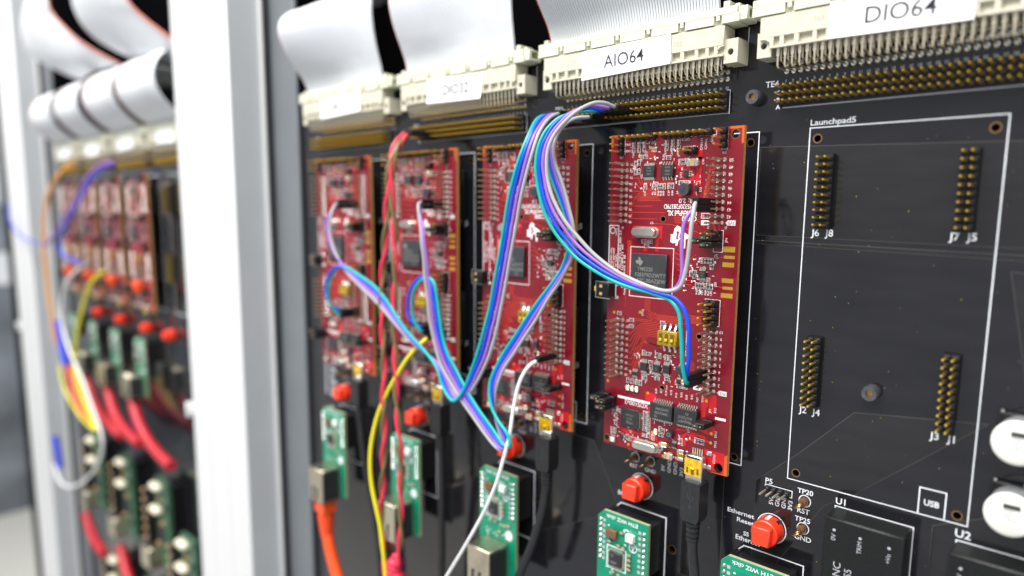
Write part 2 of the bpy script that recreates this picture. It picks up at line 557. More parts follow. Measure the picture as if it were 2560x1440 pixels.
def carrier(dx, detail):
    m = MB()
    m.plate(rect(-34.9, -46 if detail else -90, 13.5, 3.95), carrier_holes(), 0.0, 0.16, 'black_mask', rim='bronze')
    o = link("carrier_board", m.mesh("carrier_board"), None, (dx, 0, 0))
    tag(o, kind='structure')
    # annular rings, copper pours under the mask
    for lp_ in carrier_holes():
        cx = sum(p[0] for p in lp_) / len(lp_); cz = sum(p[1] for p in lp_) / len(lp_)
        rr = lp_[0][0] - cx
        link("hole_rim", MB().ring(cx, cz, rr, rr + .04, -.015, 18, 'bronze').mesh("hole_rim"), o)
    for poly in ([(-1.8, -.54), (13.4, -.98), (13.4, -4.05), (-1.8, -3.76)],
                 [(-1.8, -3.93), (13.4, -4.22), (13.4, -4.45), (-1.8, -4.07)],
                 [(2.19, -9.74), (4.6, -9.48), (6.2, -9.3), (2.33, -12.75), (1.4, -13.41), (-1.25, -18), (-1.25, -13.14), (.26, -11.76)],
                 [(-2.55, -18.2), (-4.4, -18.2), (-4.4, -14.6), (-2.55, -13.1)],
                 [(6.3, -4.6), (13.2, -4.7), (13.2, -8.6), (7.2, -9.0)],
                 [(4.9, -13.0), (13.2, -8.9), (13.2, -20), (4.9, -20)],
                 [(-12.6, -13.4), (-9.2, -13.4), (-7.6, -16.4), (-12.6, -19)],
                 [(-20.4, -13.4), (-17, -13.4), (-15.4, -16.4), (-20.4, -19)]):
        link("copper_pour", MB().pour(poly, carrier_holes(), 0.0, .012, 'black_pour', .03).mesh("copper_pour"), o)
    if not detail:
        s = MB()
        for k in (1, 2, 3, 4, 5):
            x = LPX[k]
            s.line(rect(x, 0, x + 5.88, -12.73), .06, S * 2, 'silk', True)
        tag(link("silkscreen_print", s.mesh("silkscreen_print"), o), kind="stuff")
        return o
    s = MB()
    def T(t, x, z, size, rot=0, al='LEFT', mm='silk', thin=0.016):
        if size < .2:
            return s.text(t, x, z, S * 2, size, mm, rot, al, thin)
        size *= 1.08
        link("printed_text", MB().text(t, x, z, S * 2, size, mm, rot, al, thin, xs=1.05).mesh("printed_text"), o)

    class Frames:
        def line(self, *a_):
            link("printed_frame", MB().line(*a_).mesh("printed_frame"), o)

        def ring(self, *a_):
            link("printed_ring", MB().ring(*a_).mesh("printed_ring"), o)
    fr = Frames()
  
    def fitmb(t, x0, x1, z, size):
        q = MB()
        fit_text(q, t, x0, x1, z, S * 2, size, 'silk', 0.0, .016)
        return q.mesh("printed_text")

    for k in (1, 2, 3, 4, 5):
        x = LPX[k]
        fr.line(rect(x, 0, x + 5.88, -12.73), .036, S * 2, 'silk', True)
        link("printed_text", fitmb("Launchpad%d" % k, x, x + 1.52, .17, .27), o)
        for t, a, b in (("J6", .30, -3.62), ("J8", .78, -3.62), ("J7", 4.62, -3.62), ("J5", 5.10, -3.62),
                        ("J2", .28, -10.03), ("J4", .76, -10.03), ("J3", 4.60, -10.03), ("J1", 5.10, -10.03)):
            T(t, x + a, b, .31)
        fr.line([(x + 4.44, -12.73), (x + 4.44, -11.82), (x + 5.22, -11.82), (x + 5.22, -12.73)], .04, S * 2, 'silk')
        link("printed_text", fitmb("USB", x + 4.59, x + 5.04, -12.30, .28), o)
    for k in (1, 2, 3, 4):
        x = DNX[k]
        fr.line([(x - 12.05 + 10.16, 3.75), (x - 12.05 + 10.16, 2.51), (x - 10.9 + 10.16, 2.51)], .03, S * 2, 'silk')
        fr.line([(x + 7.67 - .55, 2.51), (x + 7.67, 2.51), (x + 7.67, 3.75)], .03, S * 2, 'silk')
        fr.line([(x - 1.05, .775), (x + 7.03, .775), (x + 7.03, 1.62), (x + 6.9, 1.62)], .035, S * 2, 'silk')
        T("TE%d" % k, x - 1.73, 1.63, .27)
        for i in range(32):
            T(str(i + 1), x - .98 + .254 * i, 1.69, .135, al='CENTER')
        for t, b in (("C", 1.43), ("B", 1.18), ("A", .93)):
            T(t, x - 1.30, b - .12, .2)
        T("J%d" % (k + 8), x - 1.95, 3.72, .22)
    for k in (1, 2, 3, 4, 5):
        x = CLX[k]
        fr.line([(x - .08, -16.23), (x + .22, -15.94), (x + 2.60, -15.94), (x + 2.60, -19.6), (x + .0, -19.6)], .05, S * 2, 'silk')
        bx = x + 1.28
        fr.ring(bx, -14.88, .555, .60, S * 2, 36, 'silk')
        if k < 5:
            for t, a in (("RST", .62), ("GND", 1.42)):
                T(t, x + a, -14.06, .22)
            for tx in (.9, 1.7):
                fr.ring(x + tx, -13.64, .19, .225, S * 2, 24, 'silk')
            for t, a in (("5V", 2.35), ("GND", 2.65), ("GND", 2.95), ("3V3", 3.25)):
                T(t, x + a, -13.9, .22, math.pi / 2)
            T("TP%d" % (k * 4), x + .5, -13.30, .22)
            T("Et", x + .02, -15.5, .25)
    link("printed_text", fitmb("Ethernet", -2.35, -1.22, -14.66, .25), o); link("printed_text", fitmb("Reset", -1.93, -1.22, -14.95, .25), o)
    T("Ethernet", -1.95, -15.68, .26)
    T("S5", -1.62, -15.45, .22)
    T("P5", -.86, -13.05, .27)
    fr.line([(-.84, -13.28), (-.84, -13.19), (.21, -13.19), (.21, -13.45), (.12, -13.45)], .035, S * 2, 'silk')
    for t, a in (("5V", -.56), ("GND", -.32), ("GND", -.07), ("3V3", .18)):
        T(t, a, -13.95, .215, math.pi / 2)
    link("printed_text", fitmb("TP20", .41, .99, -13.08, .26), o); link("printed_text", fitmb("TP25", .38, .96, -14.17, .26), o)
    T("RST", .43, -13.83, .25); T("GND", .40, -14.88, .25)
    for z in (-13.43, -14.49):
        fr.ring(.70, z, .20, .235, S * 2, 28, 'silk')
    T("U1", 1.79, -13.08, .30); T("U2", 5.55, -13.04, .34)
    fr.line([(1.80, -13.40), (1.80, -13.265), (4.36, -13.265), (4.36, -18.4)], .04, S * 2, 'silk')
    fr.line([(5.62, -13.40), (5.62, -13.265), (8.20, -13.265), (8.20, -18.4)], .045, S * 2, 'silk')
    # blurred upright print beside the first network board
    for i, (w, z) in enumerate(((.55, -13.3), (.55, -13.75), (.3, -14.2), (.6, -14.6), (.3, -15.05), (.55, -15.45))):
        s.flat(rect(-32.1, z - .13, -32.1 + w + .2, z + .13), S * 2, 'silk_dim')
    for i in range(12):
        s.flat(rect(-32.75, -13.2 - i * .21, -32.45, -13.06 - i * .21), S * 2, 'silk_dim')
    for z in (-16.6, -18.0):
        s.flat(rect(-32.2, z, -31.7, z + .3), S * 2, 'silk_dim')
    tag(link("silkscreen_print", s.mesh("silkscreen_print"), o), kind="stuff")
    # solder rings of the connector rows
    g = MB()
    for k in (1, 2, 3, 4):
        for i in range(32):
            for z in (2.02, 2.274, 2.528):
                g.ring(DNX[k] - .98 + .254 * i, z, .035, .088, S, 10, 'solder')
    og = link("solder_ring", g.mesh("solder_ring"), o)
    og["kind"] = "stuff"
    # dust specks
    d = MB()
    for i in range(110):
        x, z = random.uniform(-3.5, 7), random.uniform(-16, .3)
        q = random.uniform(.006, .014)
        d.flat([(x - q, z), (x, z - q), (x + q, z), (x, z + q * 1.3)], S * 1.5, 'yellow' if i % 3 == 0 else 'silk_dim')
    od = link("dust_speck", d.mesh("dust_speck"), o)
    od["kind"] = "stuff"
    return o


carrier(0, True)
carrier(OFF, False)


def rack_post(dx, label):
    root = bpy.data.objects.new("rack_post", None)
    COL.objects.link(root)
    root.location = (dx - 43.5, -.6, -122)
    tag(root, label, "rack post", "white upright posts between the rack bays")
    m = MB().box(-4.8, 4.6, -2.4, 0, 0, 168, 'paint_white', .12)
    link("post_body", m.mesh("post_body"), root)
    m = MB().box(4.6, 4.615, -2.25, -.22, 0, 168, 'paint_white_shaded')  # thin sheet painting the post's side as if in shade
    link("side_shade_sheet", m.mesh("side_shade_sheet"), root)
    m = MB().box(4.62, 5.0, -.2, .0, 0, 168, 'paint_white', .04)
    link("edge_lip", m.mesh("edge_lip"), root)
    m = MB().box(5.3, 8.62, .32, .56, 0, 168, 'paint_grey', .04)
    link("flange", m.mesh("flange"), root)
    m = MB().box(4.6, 5.3, .0, .56, 0, 168, 'paint_dark')
    link("seam", m.mesh("seam"), root)
    m = MB().box(-5.9, -4.8, -2.3, -1.9, 102.2, 103.0, 'paint_white', .15)
    m.box(-5.9, -5.6, -2.6, -1.7, 101.9, 103.2, 'paint_white', .1)
    link("latch", m.mesh("latch"), root)
    for gx in (-1.6, 1.5):
        m = MB().box(gx - .05, gx + .05, -2.404, -2.36, 0, 168, 'paint_white_shaded')  # strip on the flat face, painting a groove's shade
        link("groove", m.mesh("groove"), root)
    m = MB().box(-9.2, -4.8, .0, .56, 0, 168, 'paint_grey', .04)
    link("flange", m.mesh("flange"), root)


rack_post(0, "wide white rack post standing between the two rows of red boards")
rack_post(OFF, "blurred white rack post at the edge of the photo beyond the tangled wires")
bp = MB().box(-180, 16, 9.0, 9.3, -122, 50, 'void_black')
tag(link("rack_back_wall", bp.mesh("rack_back_wall")), kind='structure')
for dx_ in (0, OFF):
    b = MB().box(-34.9, 13.5, .62, .8, -90 if dx_ else -46, 3.9, 'paint_dark')  # added unseen box that keeps light out of the carrier holes
    for a_ in ((-34.9, -34.6, -46, 3.9), (13.2, 13.5, -46, 3.9), (-34.6, 13.2, 3.5, 3.9), (-34.6, 13.2, -46, -45.7)):
        b.box(a_[0], a_[1], .165, .615, a_[2], a_[3], 'paint_dark')
    tag(link("light_block_backing", b.mesh("light_block_backing"), None, (dx_, 0, 0)), kind='structure')
bw = MB().box(-330, -326, -200, 300, -122, 160, 'wall_pale')
tag(link("lab_wall", bw.mesh("lab_wall")), kind='structure')
cb = MB().box(-322, -318, -120, 300, -122, -2, 'wall_grey')
for i in range(6):
    cb.box(-318, -317, -20 + i * 22, -4 + i * 22, -60 + (i % 3) * 14, -48 + (i % 3) * 14, 'wall_pale')
tag(link("lab_backdrop", cb.mesh("lab_backdrop")), kind='structure')
fl = MB().box(-326, -150, -200, 300, -126, -122, 'bench_cream')
tag(link("lab_floor", fl.mesh("lab_floor")), kind='structure')

# ================================================================ red controller board
F = -1.172
lp = Proto("controller_board")
NEARPIN = []


def pin_mesh(length=.83, solder=True, m='tin_dull', w=.032):
    b = MB()
    y1 = -length
    y2 = y1 + (.10 if m == 'gold' else .05)
    b.add([(-w, .02, -w), (w, .02, -w), (w, .02, w), (-w, .02, w), (-w, y2, -w), (w, y2, -w), (w, y2, w), (-w, y2, w)],
          [(i, (i + 1) % 4, 4 + (i + 1) % 4, 4 + i) for i in range(4)], m)
    t_ = 'gold_tip' if m == 'gold' else m
    k_ = .05 if m != 'gold' else .10
    b.add([(-w, y1 + k_, -w), (w, y1 + k_, -w), (w, y1 + k_, w), (-w, y1 + k_, w), (-w, y1 + .04, -w), (w, y1 + .04, -w), (w, y1 + .04, w), (-w, y1 + .04, w), (-w * .5, y1, -w * .5), (w * .5, y1, -w * .5), (w * .5, y1, w * .5), (-w * .5, y1, w * .5)],
          [(i, (i + 1) % 4, 4 + (i + 1) % 4, 4 + i) for i in range(4)] + [(4 + i, 4 + (i + 1) % 4, 8 + (i + 1) % 4, 8 + i) for i in range(4)] + [(8, 9, 10, 11)], t_)
    if solder:
        for (ra, rb, ya, yb) in ((.092, .075, 0, -.03), (.075, .036, -.03, -.10)):
            b.cyl((0, ya, 0), (0, yb, 0), ra, rb, 10, 'solder', caps=False)
    return b


def far_copy(b, loc, into):
    into.mats = into.mats or []
    for fi, f in enumerate(b.f):
        pass
    o = len(into.v)
    into.v += [(v[0] + loc[0], v[1] + loc[1], v[2] + loc[2]) for v in b.v]
    for f, k, s in zip(b.f, b.m, b.s):
        into.f.append([i + o for i in f]); into.m.append(into.mi(b.mats[k])); into.s.append(s)


# --- the board itself
bo = MB()
lp_holes = [circ(5.53, -.16, .155, 18), circ(.18, -12.61, .13, 16), circ(5.51, -12.61, .155, 18), circ(2.62, -3.22, .10, 14), circ(4.43, -7.64, .10, 14), circ(2.86, -9.95, .10, 14)]
bo.plate(rect(0, -12.86, 5.87, .12), lp_holes, F, F + .16, 'red_mask', 'fr4_edge', 'bronze')
pcb = lp.add("circuit_board", bo)
pr_ = MB()
Y1 = F - .003
for a in lp_holes:
    cx = sum(p[0] for p in a) / len(a); cz = sum(p[1] for p in a) / len(a); rr = a[0][0] - cx
    pr_.ring(cx, cz, rr, rr + .03, Y1, 18, 'bronze')
for poly in (rect(5.77, -.5, 5.865, .115), rect(5.3, .03, 5.77, .115), rect(.01, .03, .5, .115), rect(.01, -.35, .12, .03), [(5.74, -12.1), (5.865, -12.0), (5.865, -12.855), (5.2, -12.855), (5.2, -12.8), (5.74, -12.8)]):
    pr_.flat(poly, Y1, 'orange_edge')
for poly in ([(3.62, -.9), (4.22, -.9), (4.22, -1.9), (4.08, -2.3), (3.92, -2.3), (3.92, -1.72), (4.0, -1.6), (4.0, -1.35), (3.62, -1.3)],
             rect(3.18, -1.28, 3.48, -.98), rect(3.42, -1.78, 3.95, -1.32), rect(3.26, -2.36, 3.72, -1.76), rect(4.05, -1.0, 4.22, -.55),
             [(2.08, -10.22), (2.62, -10.28), (2.62, -10.6), (2.25, -10.66), (2.08, -10.55)], [(4.65, -9.96), (4.97, -9.96), (4.97, -10.25), (4.86, -10.44), (4.86, -10.9), (4.67, -10.9)],
             rect(4.99, -10.55, 5.30, -9.82), [(4.6, -11.1), (5.1, -11.0), (5.28, -11.12), (5.28, -11.42), (4.95, -11.42), (4.6, -11.3)],
             rect(3.42, -9.72, 3.64, -9.5), rect(1.2, -4.0, 2.6, -3.5), rect(1.75, -4.5, 1.93, -4.0), rect(2.3, -4.5, 2.45, -4.0), rect(5.0, -3.62, 5.1, -3.3), rect(4.82, -3.62, 4.92, -3.3),
             rect(2.2, -11.05, 2.5, -10.85), [(.95, -12.02), (1.6, -11.95), (1.62, -12.1), (1.3, -12.25), (.95, -12.12)], rect(1.5, -12.74, 2.9, -12.28), rect(2.35, -12.2, 2.75, -11.95)):
    pr_.flat(poly, Y1, 'red_pour')
pr_.pour([(4.86, -12.84), (5.74, -12.84), (5.74, -12.0), (4.86, -12.0)], lp_holes, Y1 + .001, .001, 'red_pour', .02)
for pts in ([(3.6, -12.1), (3.75, -12.1), (3.9, -11.95), (3.9, -11.72), (4.05, -11.6), (4.5, -11.6)], [(4.0, -12.1), (4.0, -11.9), (4.15, -11.78), (4.4, -11.78)], [(3.6, -11.5), (4.2, -11.42), (4.35, -11.5), (4.85, -11.55), (4.9, -11.68), (5.1, -11.7)], [(4.1, -1.2), (4.12, -2.2)]):
    pr_.line(pts, .10, Y1 - .001, 'red_pour')
# traces
tr = lambda pts, w=.028: pr_.line(pts, w, Y1 - .001, 'red_trace')
for i in range(9):
    z = ZT - .254 * i
    zz = -2.06 - i * .055
    x1 = 1.12 + (8 - i) * .045
    tr([(.95, z - .06), (x1, z - .06), (x1 + .25 - i * .012, zz + .12), (x1 + .32, zz), (2.35 + (i % 3) * .08, zz)])
for i in range(10):
    z = ZB - .254 * i - .06
    zz = -7.28 - i * .07
    tr([(.95, z), (1.15 + i * .03, z), (1.45 + i * .05, max(zz, z) if i < 2 else zz - .2), (1.75 + i * .04, zz), (2.6, zz)])
for i in range(8):
    x0 = 1.75 + i * .055
    tr([(x0, -.95), (x0, -.7 + i * .02), (x0 + .1, -.5)])
    tr([(x0, -1.62), (x0, -1.85)])
    tr([(2.55 + i * .06, -1.62), (2.55 + i * .06, -1.9)])
for i in range(6):
    tr([(3.05 + i * .02, -3.0 - i * .07), (3.7 + i * .1, -3.0 - i * .07), (4.2 + i * .06, -3.3 - i * .07), (4.45, -3.3 - i * .08)])
    tr([(3.2 + i * .05, -4.5 - i * .22), (3.5 + i * .05, -4.6 - i * .2), (3.75, -4.9 - i * .16), (4.0, -4.9 - i * .16)])
    tr([(.98 + i * .035, -4.1), (.98 + i * .035, -5.6 + i * .1), (1.12, -5.75 + i * .1)])
    tr([(4.35, -2.3 - i * .1), (4.6, -1.2 - i * .2), (4.8, -1.1 - i * .254)])
for i in range(11):
    zz = -7.0 - i * .03
    tr([(2.0 + (i % 4) * .12, zz + .15), (2.2 + (i % 4) * .1, zz), (3.4 + (i % 3) * .2, zz), (3.7 + (i % 3) * .2, zz + .12), (4.5, zz + .12)], .018)
for i in range(6):
    tr([(1.55 + i * .04, -9.2), (1.55 + i * .04, -8.4 + i * .03), (1.75, -8.22 + i * .03), (3.7 - i * .04, -8.3 - i * .05), (4.3, -8.75 - i * .07)], .02)
    tr([(1.9 + i * .05, -6.4), (1.9 + i * .05, -6.9)], .018)
    tr([(1.05 + i * .13, -11.95 - i * .02), (1.2 + i * .13, -12.1), (1.5 + i * .05, -12.12)], .02)
for pts in ([(2.1, -2.72), (.95, -2.72)], [(1.0, -2.97), (2.7, -2.97)], [(1.0, -3.22), (2.35, -3.22)], [(2.0, -3.4), (3.0, -3.42), (4.2, -3.7)], [(.95, -6.4), (.95, -6.85)], [(4.85, -5.55), (5.0, -5.66), (5.3, -5.7)], [(4.9, -4.75), (5.1, -4.6), (5.3, -4.57)]):
    tr(pts, .025)
for i in range(210):
    x, z = random.uniform(.9, 4.8), random.uniform(-12.3, -.7)
    pr_.disc(x, z, random.uniform(.013, .022), Y1 - .002, 'red_trace', 6)
for x, z in ((1.93, -.46), (1.41, -.75), (.38, -7.13), (1.69, -6.99), (.15, -10.11), (2.2, -10.28), (4.87, -10.1), (5.14, -11.33), (5.14, -11.7), (2.48, -11.88), (1.31, -12.67), (.55, -11.13), (3.03, -12.75)):
    pr_.disc(x, z, .062, Y1 - .003, 'gold_pad', 12)
cu = lp.add("copper_artwork", pr_, parent=pcb, kind="stuff")
gp = []
for a, b, c, d in ((5.27, -4.38, 5.74, -4.18), (5.31, -4.62, 5.74, -4.51), (5.26, -4.93, 5.73, -4.76), (5.27, -5.51, 5.73, -5.35), (5.31, -5.76, 5.72, -5.65), (5.26, -6.07, 5.73, -5.90)):
    lp.add("gold_pad", MB().box(a, c, F - .006, F, b, d, 'gold_pad'), parent=pcb, when='near')
# silkscreen
sk = MB()
YS = F - .008
R180 = math.pi


def ST(t, x0, x1, z, size, rot=R180, thin=0.004, m='silk_red'):
    """upside-down print between x0 and x1"""
    tv, _ = text_geo(t, 'CENTER', thin)
    wd = max(p[0] for p in tv) - min(p[0] for p in tv)
    sk.text(t, (x0 + x1) / 2, z, YS, size, m, rot, 'CENTER', thin, xs=(x1 - x0) / (wd * size))


ST("VER: 2.0", 3.3, 4.2, -2.51, .25); ST("TMS320F28379D", 2.64, 4.05, -2.725, .25); ST("LaunchPad XL", 2.81, 4.1, -2.975, .27, thin=.02); ST("C2000", 3.47, 4.1, -3.18, .27, thin=.02)
for i in range(10):
    sk.text(str(50 - i), 5.42, ZT - .254 * i - .02, YS, .17, 'silk_red', R180, 'CENTER')
    sk.text(str(71 + i), 1.05, ZT - .254 * i - .03, YS, .14, 'silk_red', R180, 'CENTER')
    sk.text(str(10 - i), 5.36, ZB - .254 * i + .02, YS, .17, 'silk_red', R180, 'CENTER')
    sk.text(str(31 + i), 1.08, ZB - .254 * i, YS, .14, 'silk_red', R180, 'CENTER')
    sk.text(str(30 - i), 4.66, ZB - .254 * i + .07, YS, .13, 'silk_red', R180, 'CENTER')
for a, b, c in (("QEP_A", 2.0, -.27), ("QEP_B", 3.5, -.24), ("+5V-BOOST", 3.7, -.52), ("J16", 5.12, -.8), ("J10", .55, -.78), ("GND", .85, -.28), ("GND", .85, -.53), ("GND", 2.1, -.47), ("TP23", 2.1, -.58), ("J7", 4.6, -3.5), ("J5", 5.32, -3.5), ("Q1", 2.1, -3.38), ("J8", .7, -3.6)):
    sk.text(a, b, c, YS, .125, 'silk_red', R180, 'CENTER')
for a, b, c in (("CAN-H", 4.18, -.45), ("CAN-L", 4.36, -.45), ("GND", 4.6, -.25), ("C41", 4.28, -1.08), ("D3", 4.22, -2.1), ("U12", 3.35, -1.55), ("U2", 1.55, -1.55), ("L6", 3.22, -2.2), ("R34", 2.55, -.85), ("TP24", 1.52, -.85), ("J19", 5.02, -4.55), ("J20", 5.02, -5.6), ("JP4", 5.38, -3.95), ("U14", .95, -6.0), ("TP12", 1.82, -7.0), ("Reset", .88, -6.2), ("S3", .75, -6.0), ("TP11", 5.35, -11.33), ("TP15", 5.35, -11.72), ("CON1", 5.32, -12.3), ("JP1", 5.05, -10.45), ("3V3", 5.27, -10.4), ("F1", 3.9, -12.05), ("R47", 3.75, -11.8), ("U7", 4.15, -11.45), ("L8", 3.42, -9.05), ("U13", 1.75, -9.15), ("U8", 1.3, -9.55), ("U6", 3.05, -11.4), ("U4", 3.5, -9.62)):
    sk.text(a, b, c, YS, .135, 'silk_red', math.pi / 2, 'CENTER')
for x0, t in ((4.24, "R60"), (4.36, "R61"), (4.48, "C21"), (4.62, "R64"), (4.74, "R63"), (4.85, "C82")):
    sk.text(t, x0, -5.95, YS, .12, 'silk_red', math.pi / 2, 'CENTER')
for i, t in enumerate(("R20", "R21", "R19", "R18", "R16", "R28", "R30", "R32", "R25", "TP21")):
    sk.text(t, 2.6 + i * .235, -10.12 + (i % 2) * .06, YS, .125, 'silk_red', math.pi / 2, 'CENTER')
for x0, t in ((1.12, "C60"), (1.42, "C61"), (1.68, "C62"), (2.62, "C63"), (2.9, "C64"), (3.18, "R5")):
    sk.text(t, x0, -.72, YS, .12, 'silk_red', math.pi / 2, 'CENTER')
for i in range(8):
    sk.text(("R2", "R7", "R43", "R35", "R49", "C31", "C37", "R44")[i], (2.1, 2.22, 2.36, 2.48, 2.6, 1.74, 2.84, 3.0)[i], -2.22, YS, .12, 'silk_red', math.pi / 2, 'CENTER')
for i in range(16):
    sk.text(("C9", "C5", "C8", "R14", "C1", "C3", "R55", "R54")[i % 8], 1.5 + (i * .53) % 2.6, -8.78 - (i * .37) % 1.2, YS, .10, 'silk_red', math.pi / 2, 'CENTER')
    sk.text(("C33", "R38", "C46", "R59", "C2", "R6", "C7", "R3")[i % 8], .7 + (i * .41) % 2.3, -11.2 - (i * .53) % 1.5, YS, .10, 'silk_red', math.pi / 2, 'CENTER')
for i in range(260):
    x, z = random.choice([(random.uniform(.9, 4.2), random.uniform(-2.3, -.25)), (random.uniform(1.4, 4.1), random.uniform(-9.9, -8.55)), (random.uniform(.4, 4.9), random.uniform(-12.75, -10.95)), (random.uniform(3.6, 4.95), random.uniform(-6.0, -4.6))])
    w_, h_ = random.choice([(.05, .09), (.09, .05), (.07, .02), (.02, .1), (.10, .022)])
    sk.flat(rect(x, z, x + w_, z + h_), YS + .001, 'silk_red')
# rating plate with upright print
sk.line(rect(.03, -6.0, .50, -3.52), .03, YS, 'silk_red', True)
for i, t in enumerate(("For evaluation only;", "not FCC approved", "for resale.")):
    sk.text(t, .14 + i * .13, -4.95, YS, .145, 'silk_red', math.pi / 2, 'CENTER', xs=.9)
sk.ring(.2, -3.72, .11, .135, YS, 20, 'silk_red'); sk.text("94V-0", .40, -3.78, YS, .12, 'silk_red', math.pi / 2, 'CENTER')
for i, t in enumerate(("OC-118 H 2022 0081 3.3", "E122808 3.3  94V", "RoHS  A  00")):
    sk.text(t, .60 + i * .12, -4.5 - i * .3, YS, .15, 'silk_red', math.pi / 2, 'CENTER')
sk.line(rect(1.13, -6.36, 3.16, -4.35), .028, YS, 'silk_red', True)
sk.text("XDS100v2", 1.64, -10.84, YS, .27, 'silk_red', R180, 'CENTER')
for a, b in ((.7, 2.39), (5.27, 5.72)):
    sk.flat(rect(a, -10.74, b, -10.64), YS, 'silk_red')
for x, z, t in ((5.5, -3.32, "3V3"), (5.5, -9.69, "3V3")):
    sk.flat([(x - .2, z), (x - .1, z + .095), (x + .2, z + .095), (x + .2, z - .095), (x - .1, z - .095)], YS, 'silk_red')
    sk.text(t, x + .05, z, YS - .002, .17, 'red_mask', R180, 'CENTER')
for x, z, t in ((4.5, -3.33, "5V"), (4.48, -9.66, "5V")):
    sk.flat([(x + .2, z), (x + .1, z + .09), (x - .2, z + .09), (x - .2, z - .09), (x + .1, z - .09)], YS, 'silk_red')
    sk.text(t, x - .03, z, YS - .002, .16, 'red_mask', R180, 'CENTER')
sk.line([(4.3, -2.98), (4.62, -2.98), (4.7, -3.07), (4.62, -3.16), (4.3, -3.16)], .02, YS, 'silk_red', True)
sk.text("GND", 4.47, -3.07, YS, .13, 'silk_red', R180, 'CENTER')
for r_ in ((.97, -.15, 2.21, .06), (2.5, -.14, 3.75, .07), (3.9, -.14, 4.77, .07), (5.0, -.67, 5.24, .08), (.45, -.66, .70, .05), (4.62, -7.17, 5.25, -6.18), (4.86, -4.4, 5.24, -3.6), (3.88, -8.2, 3.9, -7.5), (.42, -6.55, .44, -5.9), (4.96, -4.0, 5.05, -3.9)):
    sk.line(rect(*r_), .02, YS, 'silk_red', True)
# the map-shaped emblem
def em(pts, m='silk_red', y=YS):
    sk.flat([(2.99 + (x - 830) / 214.3, -3.46 - (z - 1055) / 270.0) for x, z in pts], y, m)


em([(893, 1053), (925, 1072), (932, 1110), (965, 1125), (1010, 1160), (1003, 1182), (975, 1195), (973, 1287), (950, 1287), (946, 1215), (925, 1190), (907, 1215), (900, 1262), (880, 1262), (885, 1230), (855, 1240), (830, 1225), (834, 1165), (828, 1150), (860, 1140), (864, 1090)])
em([(888, 1112), (912, 1116), (910, 1128), (900, 1180), (910, 1190), (900, 1200), (884, 1192), (892, 1130), (882, 1124)], 'red_mask', YS - .002)
em([(918, 1140), (930, 1140), (926, 1178), (914, 1178)], 'red_mask', YS - .002)
silk_lp = lp.add("silkscreen_print", sk, parent=pcb, kind="stuff")

# --- pins
PM = pin_mesh().mesh("pin")
PB = pin_mesh()
fp = MB()
for cx in COLX:
    for z0 in (ZT, ZB):
        for i in range(10):
            lp.add("pin", PM, (cx, F, z0 - .254 * i), when='near')
            far_copy(PB, (cx, F, z0 - .254 * i), fp)
lp.add("pin_rows", fp, when='far', kind='stuff')
for cx in (.69, 5.008):
    for z0 in (ZT, ZB):
        sb = MB()
        sb.box(cx - .25, cx + .25, -.26, F + .16, z0 - 2.42, z0 + .13, 'black_plastic', .02)
        for i in range(10):
            for dx in (-.127, .127):
                sb.box(cx + dx - .03, cx + dx + .03, -.3, 0.0, z0 - .254 * i - .03, z0 - .254 * i + .03, 'tin_dull')
        sb.box(cx - .25, cx + .25, -.255, 0.0, z0 - 2.42, z0 + .13, 'black_plastic', .02)
        lp.add("header_socket", sb)

# --- black pin headers along the top and others
HP = pin_mesh(.86, False, 'gold').mesh("pin")


def header(xs, zs, hbody=.25, pinm=HP, skip=()):
    b = MB()
    for x in xs:
        for z in zs:
            b.box(x - .122, x + .122, F - hbody, F, z - .122, z + .122, 'black_plastic', .045)
            b.box(x - .09, x + .127, F - hbody * .8, F, z - .09, z + .127, 'black_plastic')
    h = lp.add("pin_header", b)
    for x in xs:
        for z in zs:
            lp.add("pin", pinm, (x, F, z), parent=h, when='near')
    return h


header([1.10 + .254 * i for i in range(5)], [-.045])
header([2.62 + .254 * i for i in range(5)], [-.035])
header([4.02 + .254 * i for i in range(3)], [-.03])
header([5.12], [-.04, -.294, -.548])
header([.57], [-.06, -.314, -.568])
header([3.65, 3.90], [-.68])
header([4.80, 5.06], [-6.31 - .254 * i for i in range(4)], .30)
# jumper caps
def jumper(x, z, w=.25, hh=.5, n=2, vertical=True):
    b = MB()
    for i in range(n):
        zz = z - .26 * i if vertical else z
        xx = x if vertical else x + .26 * i
        b.box(xx - .30, xx + .22, F - .85, F - .27, zz - .115, zz + .115, 'black_plastic', .03)
        b.box(xx - .26, xx - .02, F - .875, F - .83, zz - .06, zz + .06, 'black_steel')
        b.box(xx - .17, xx - .11, F - .9, F - .6, zz - .02, zz + .02, 'gold')
        b.box(xx + .05, xx + .11, F - .9, F - .6, zz - .02, zz + .02, 'gold')
        b.box(xx - .30, xx + .22, F - .25, F, zz - .12, zz + .12, 'black_plastic', .03)
    lp.add("jumper_cap", b)


jumper(5.0, -3.86); jumper(4.62, -3.98, n=1); header([4.75, 5.02], [-3.72]); jumper(.42, -10.82); jumper(.13, -10.72, n=1); jumper(5.05, -10.88, n=1)

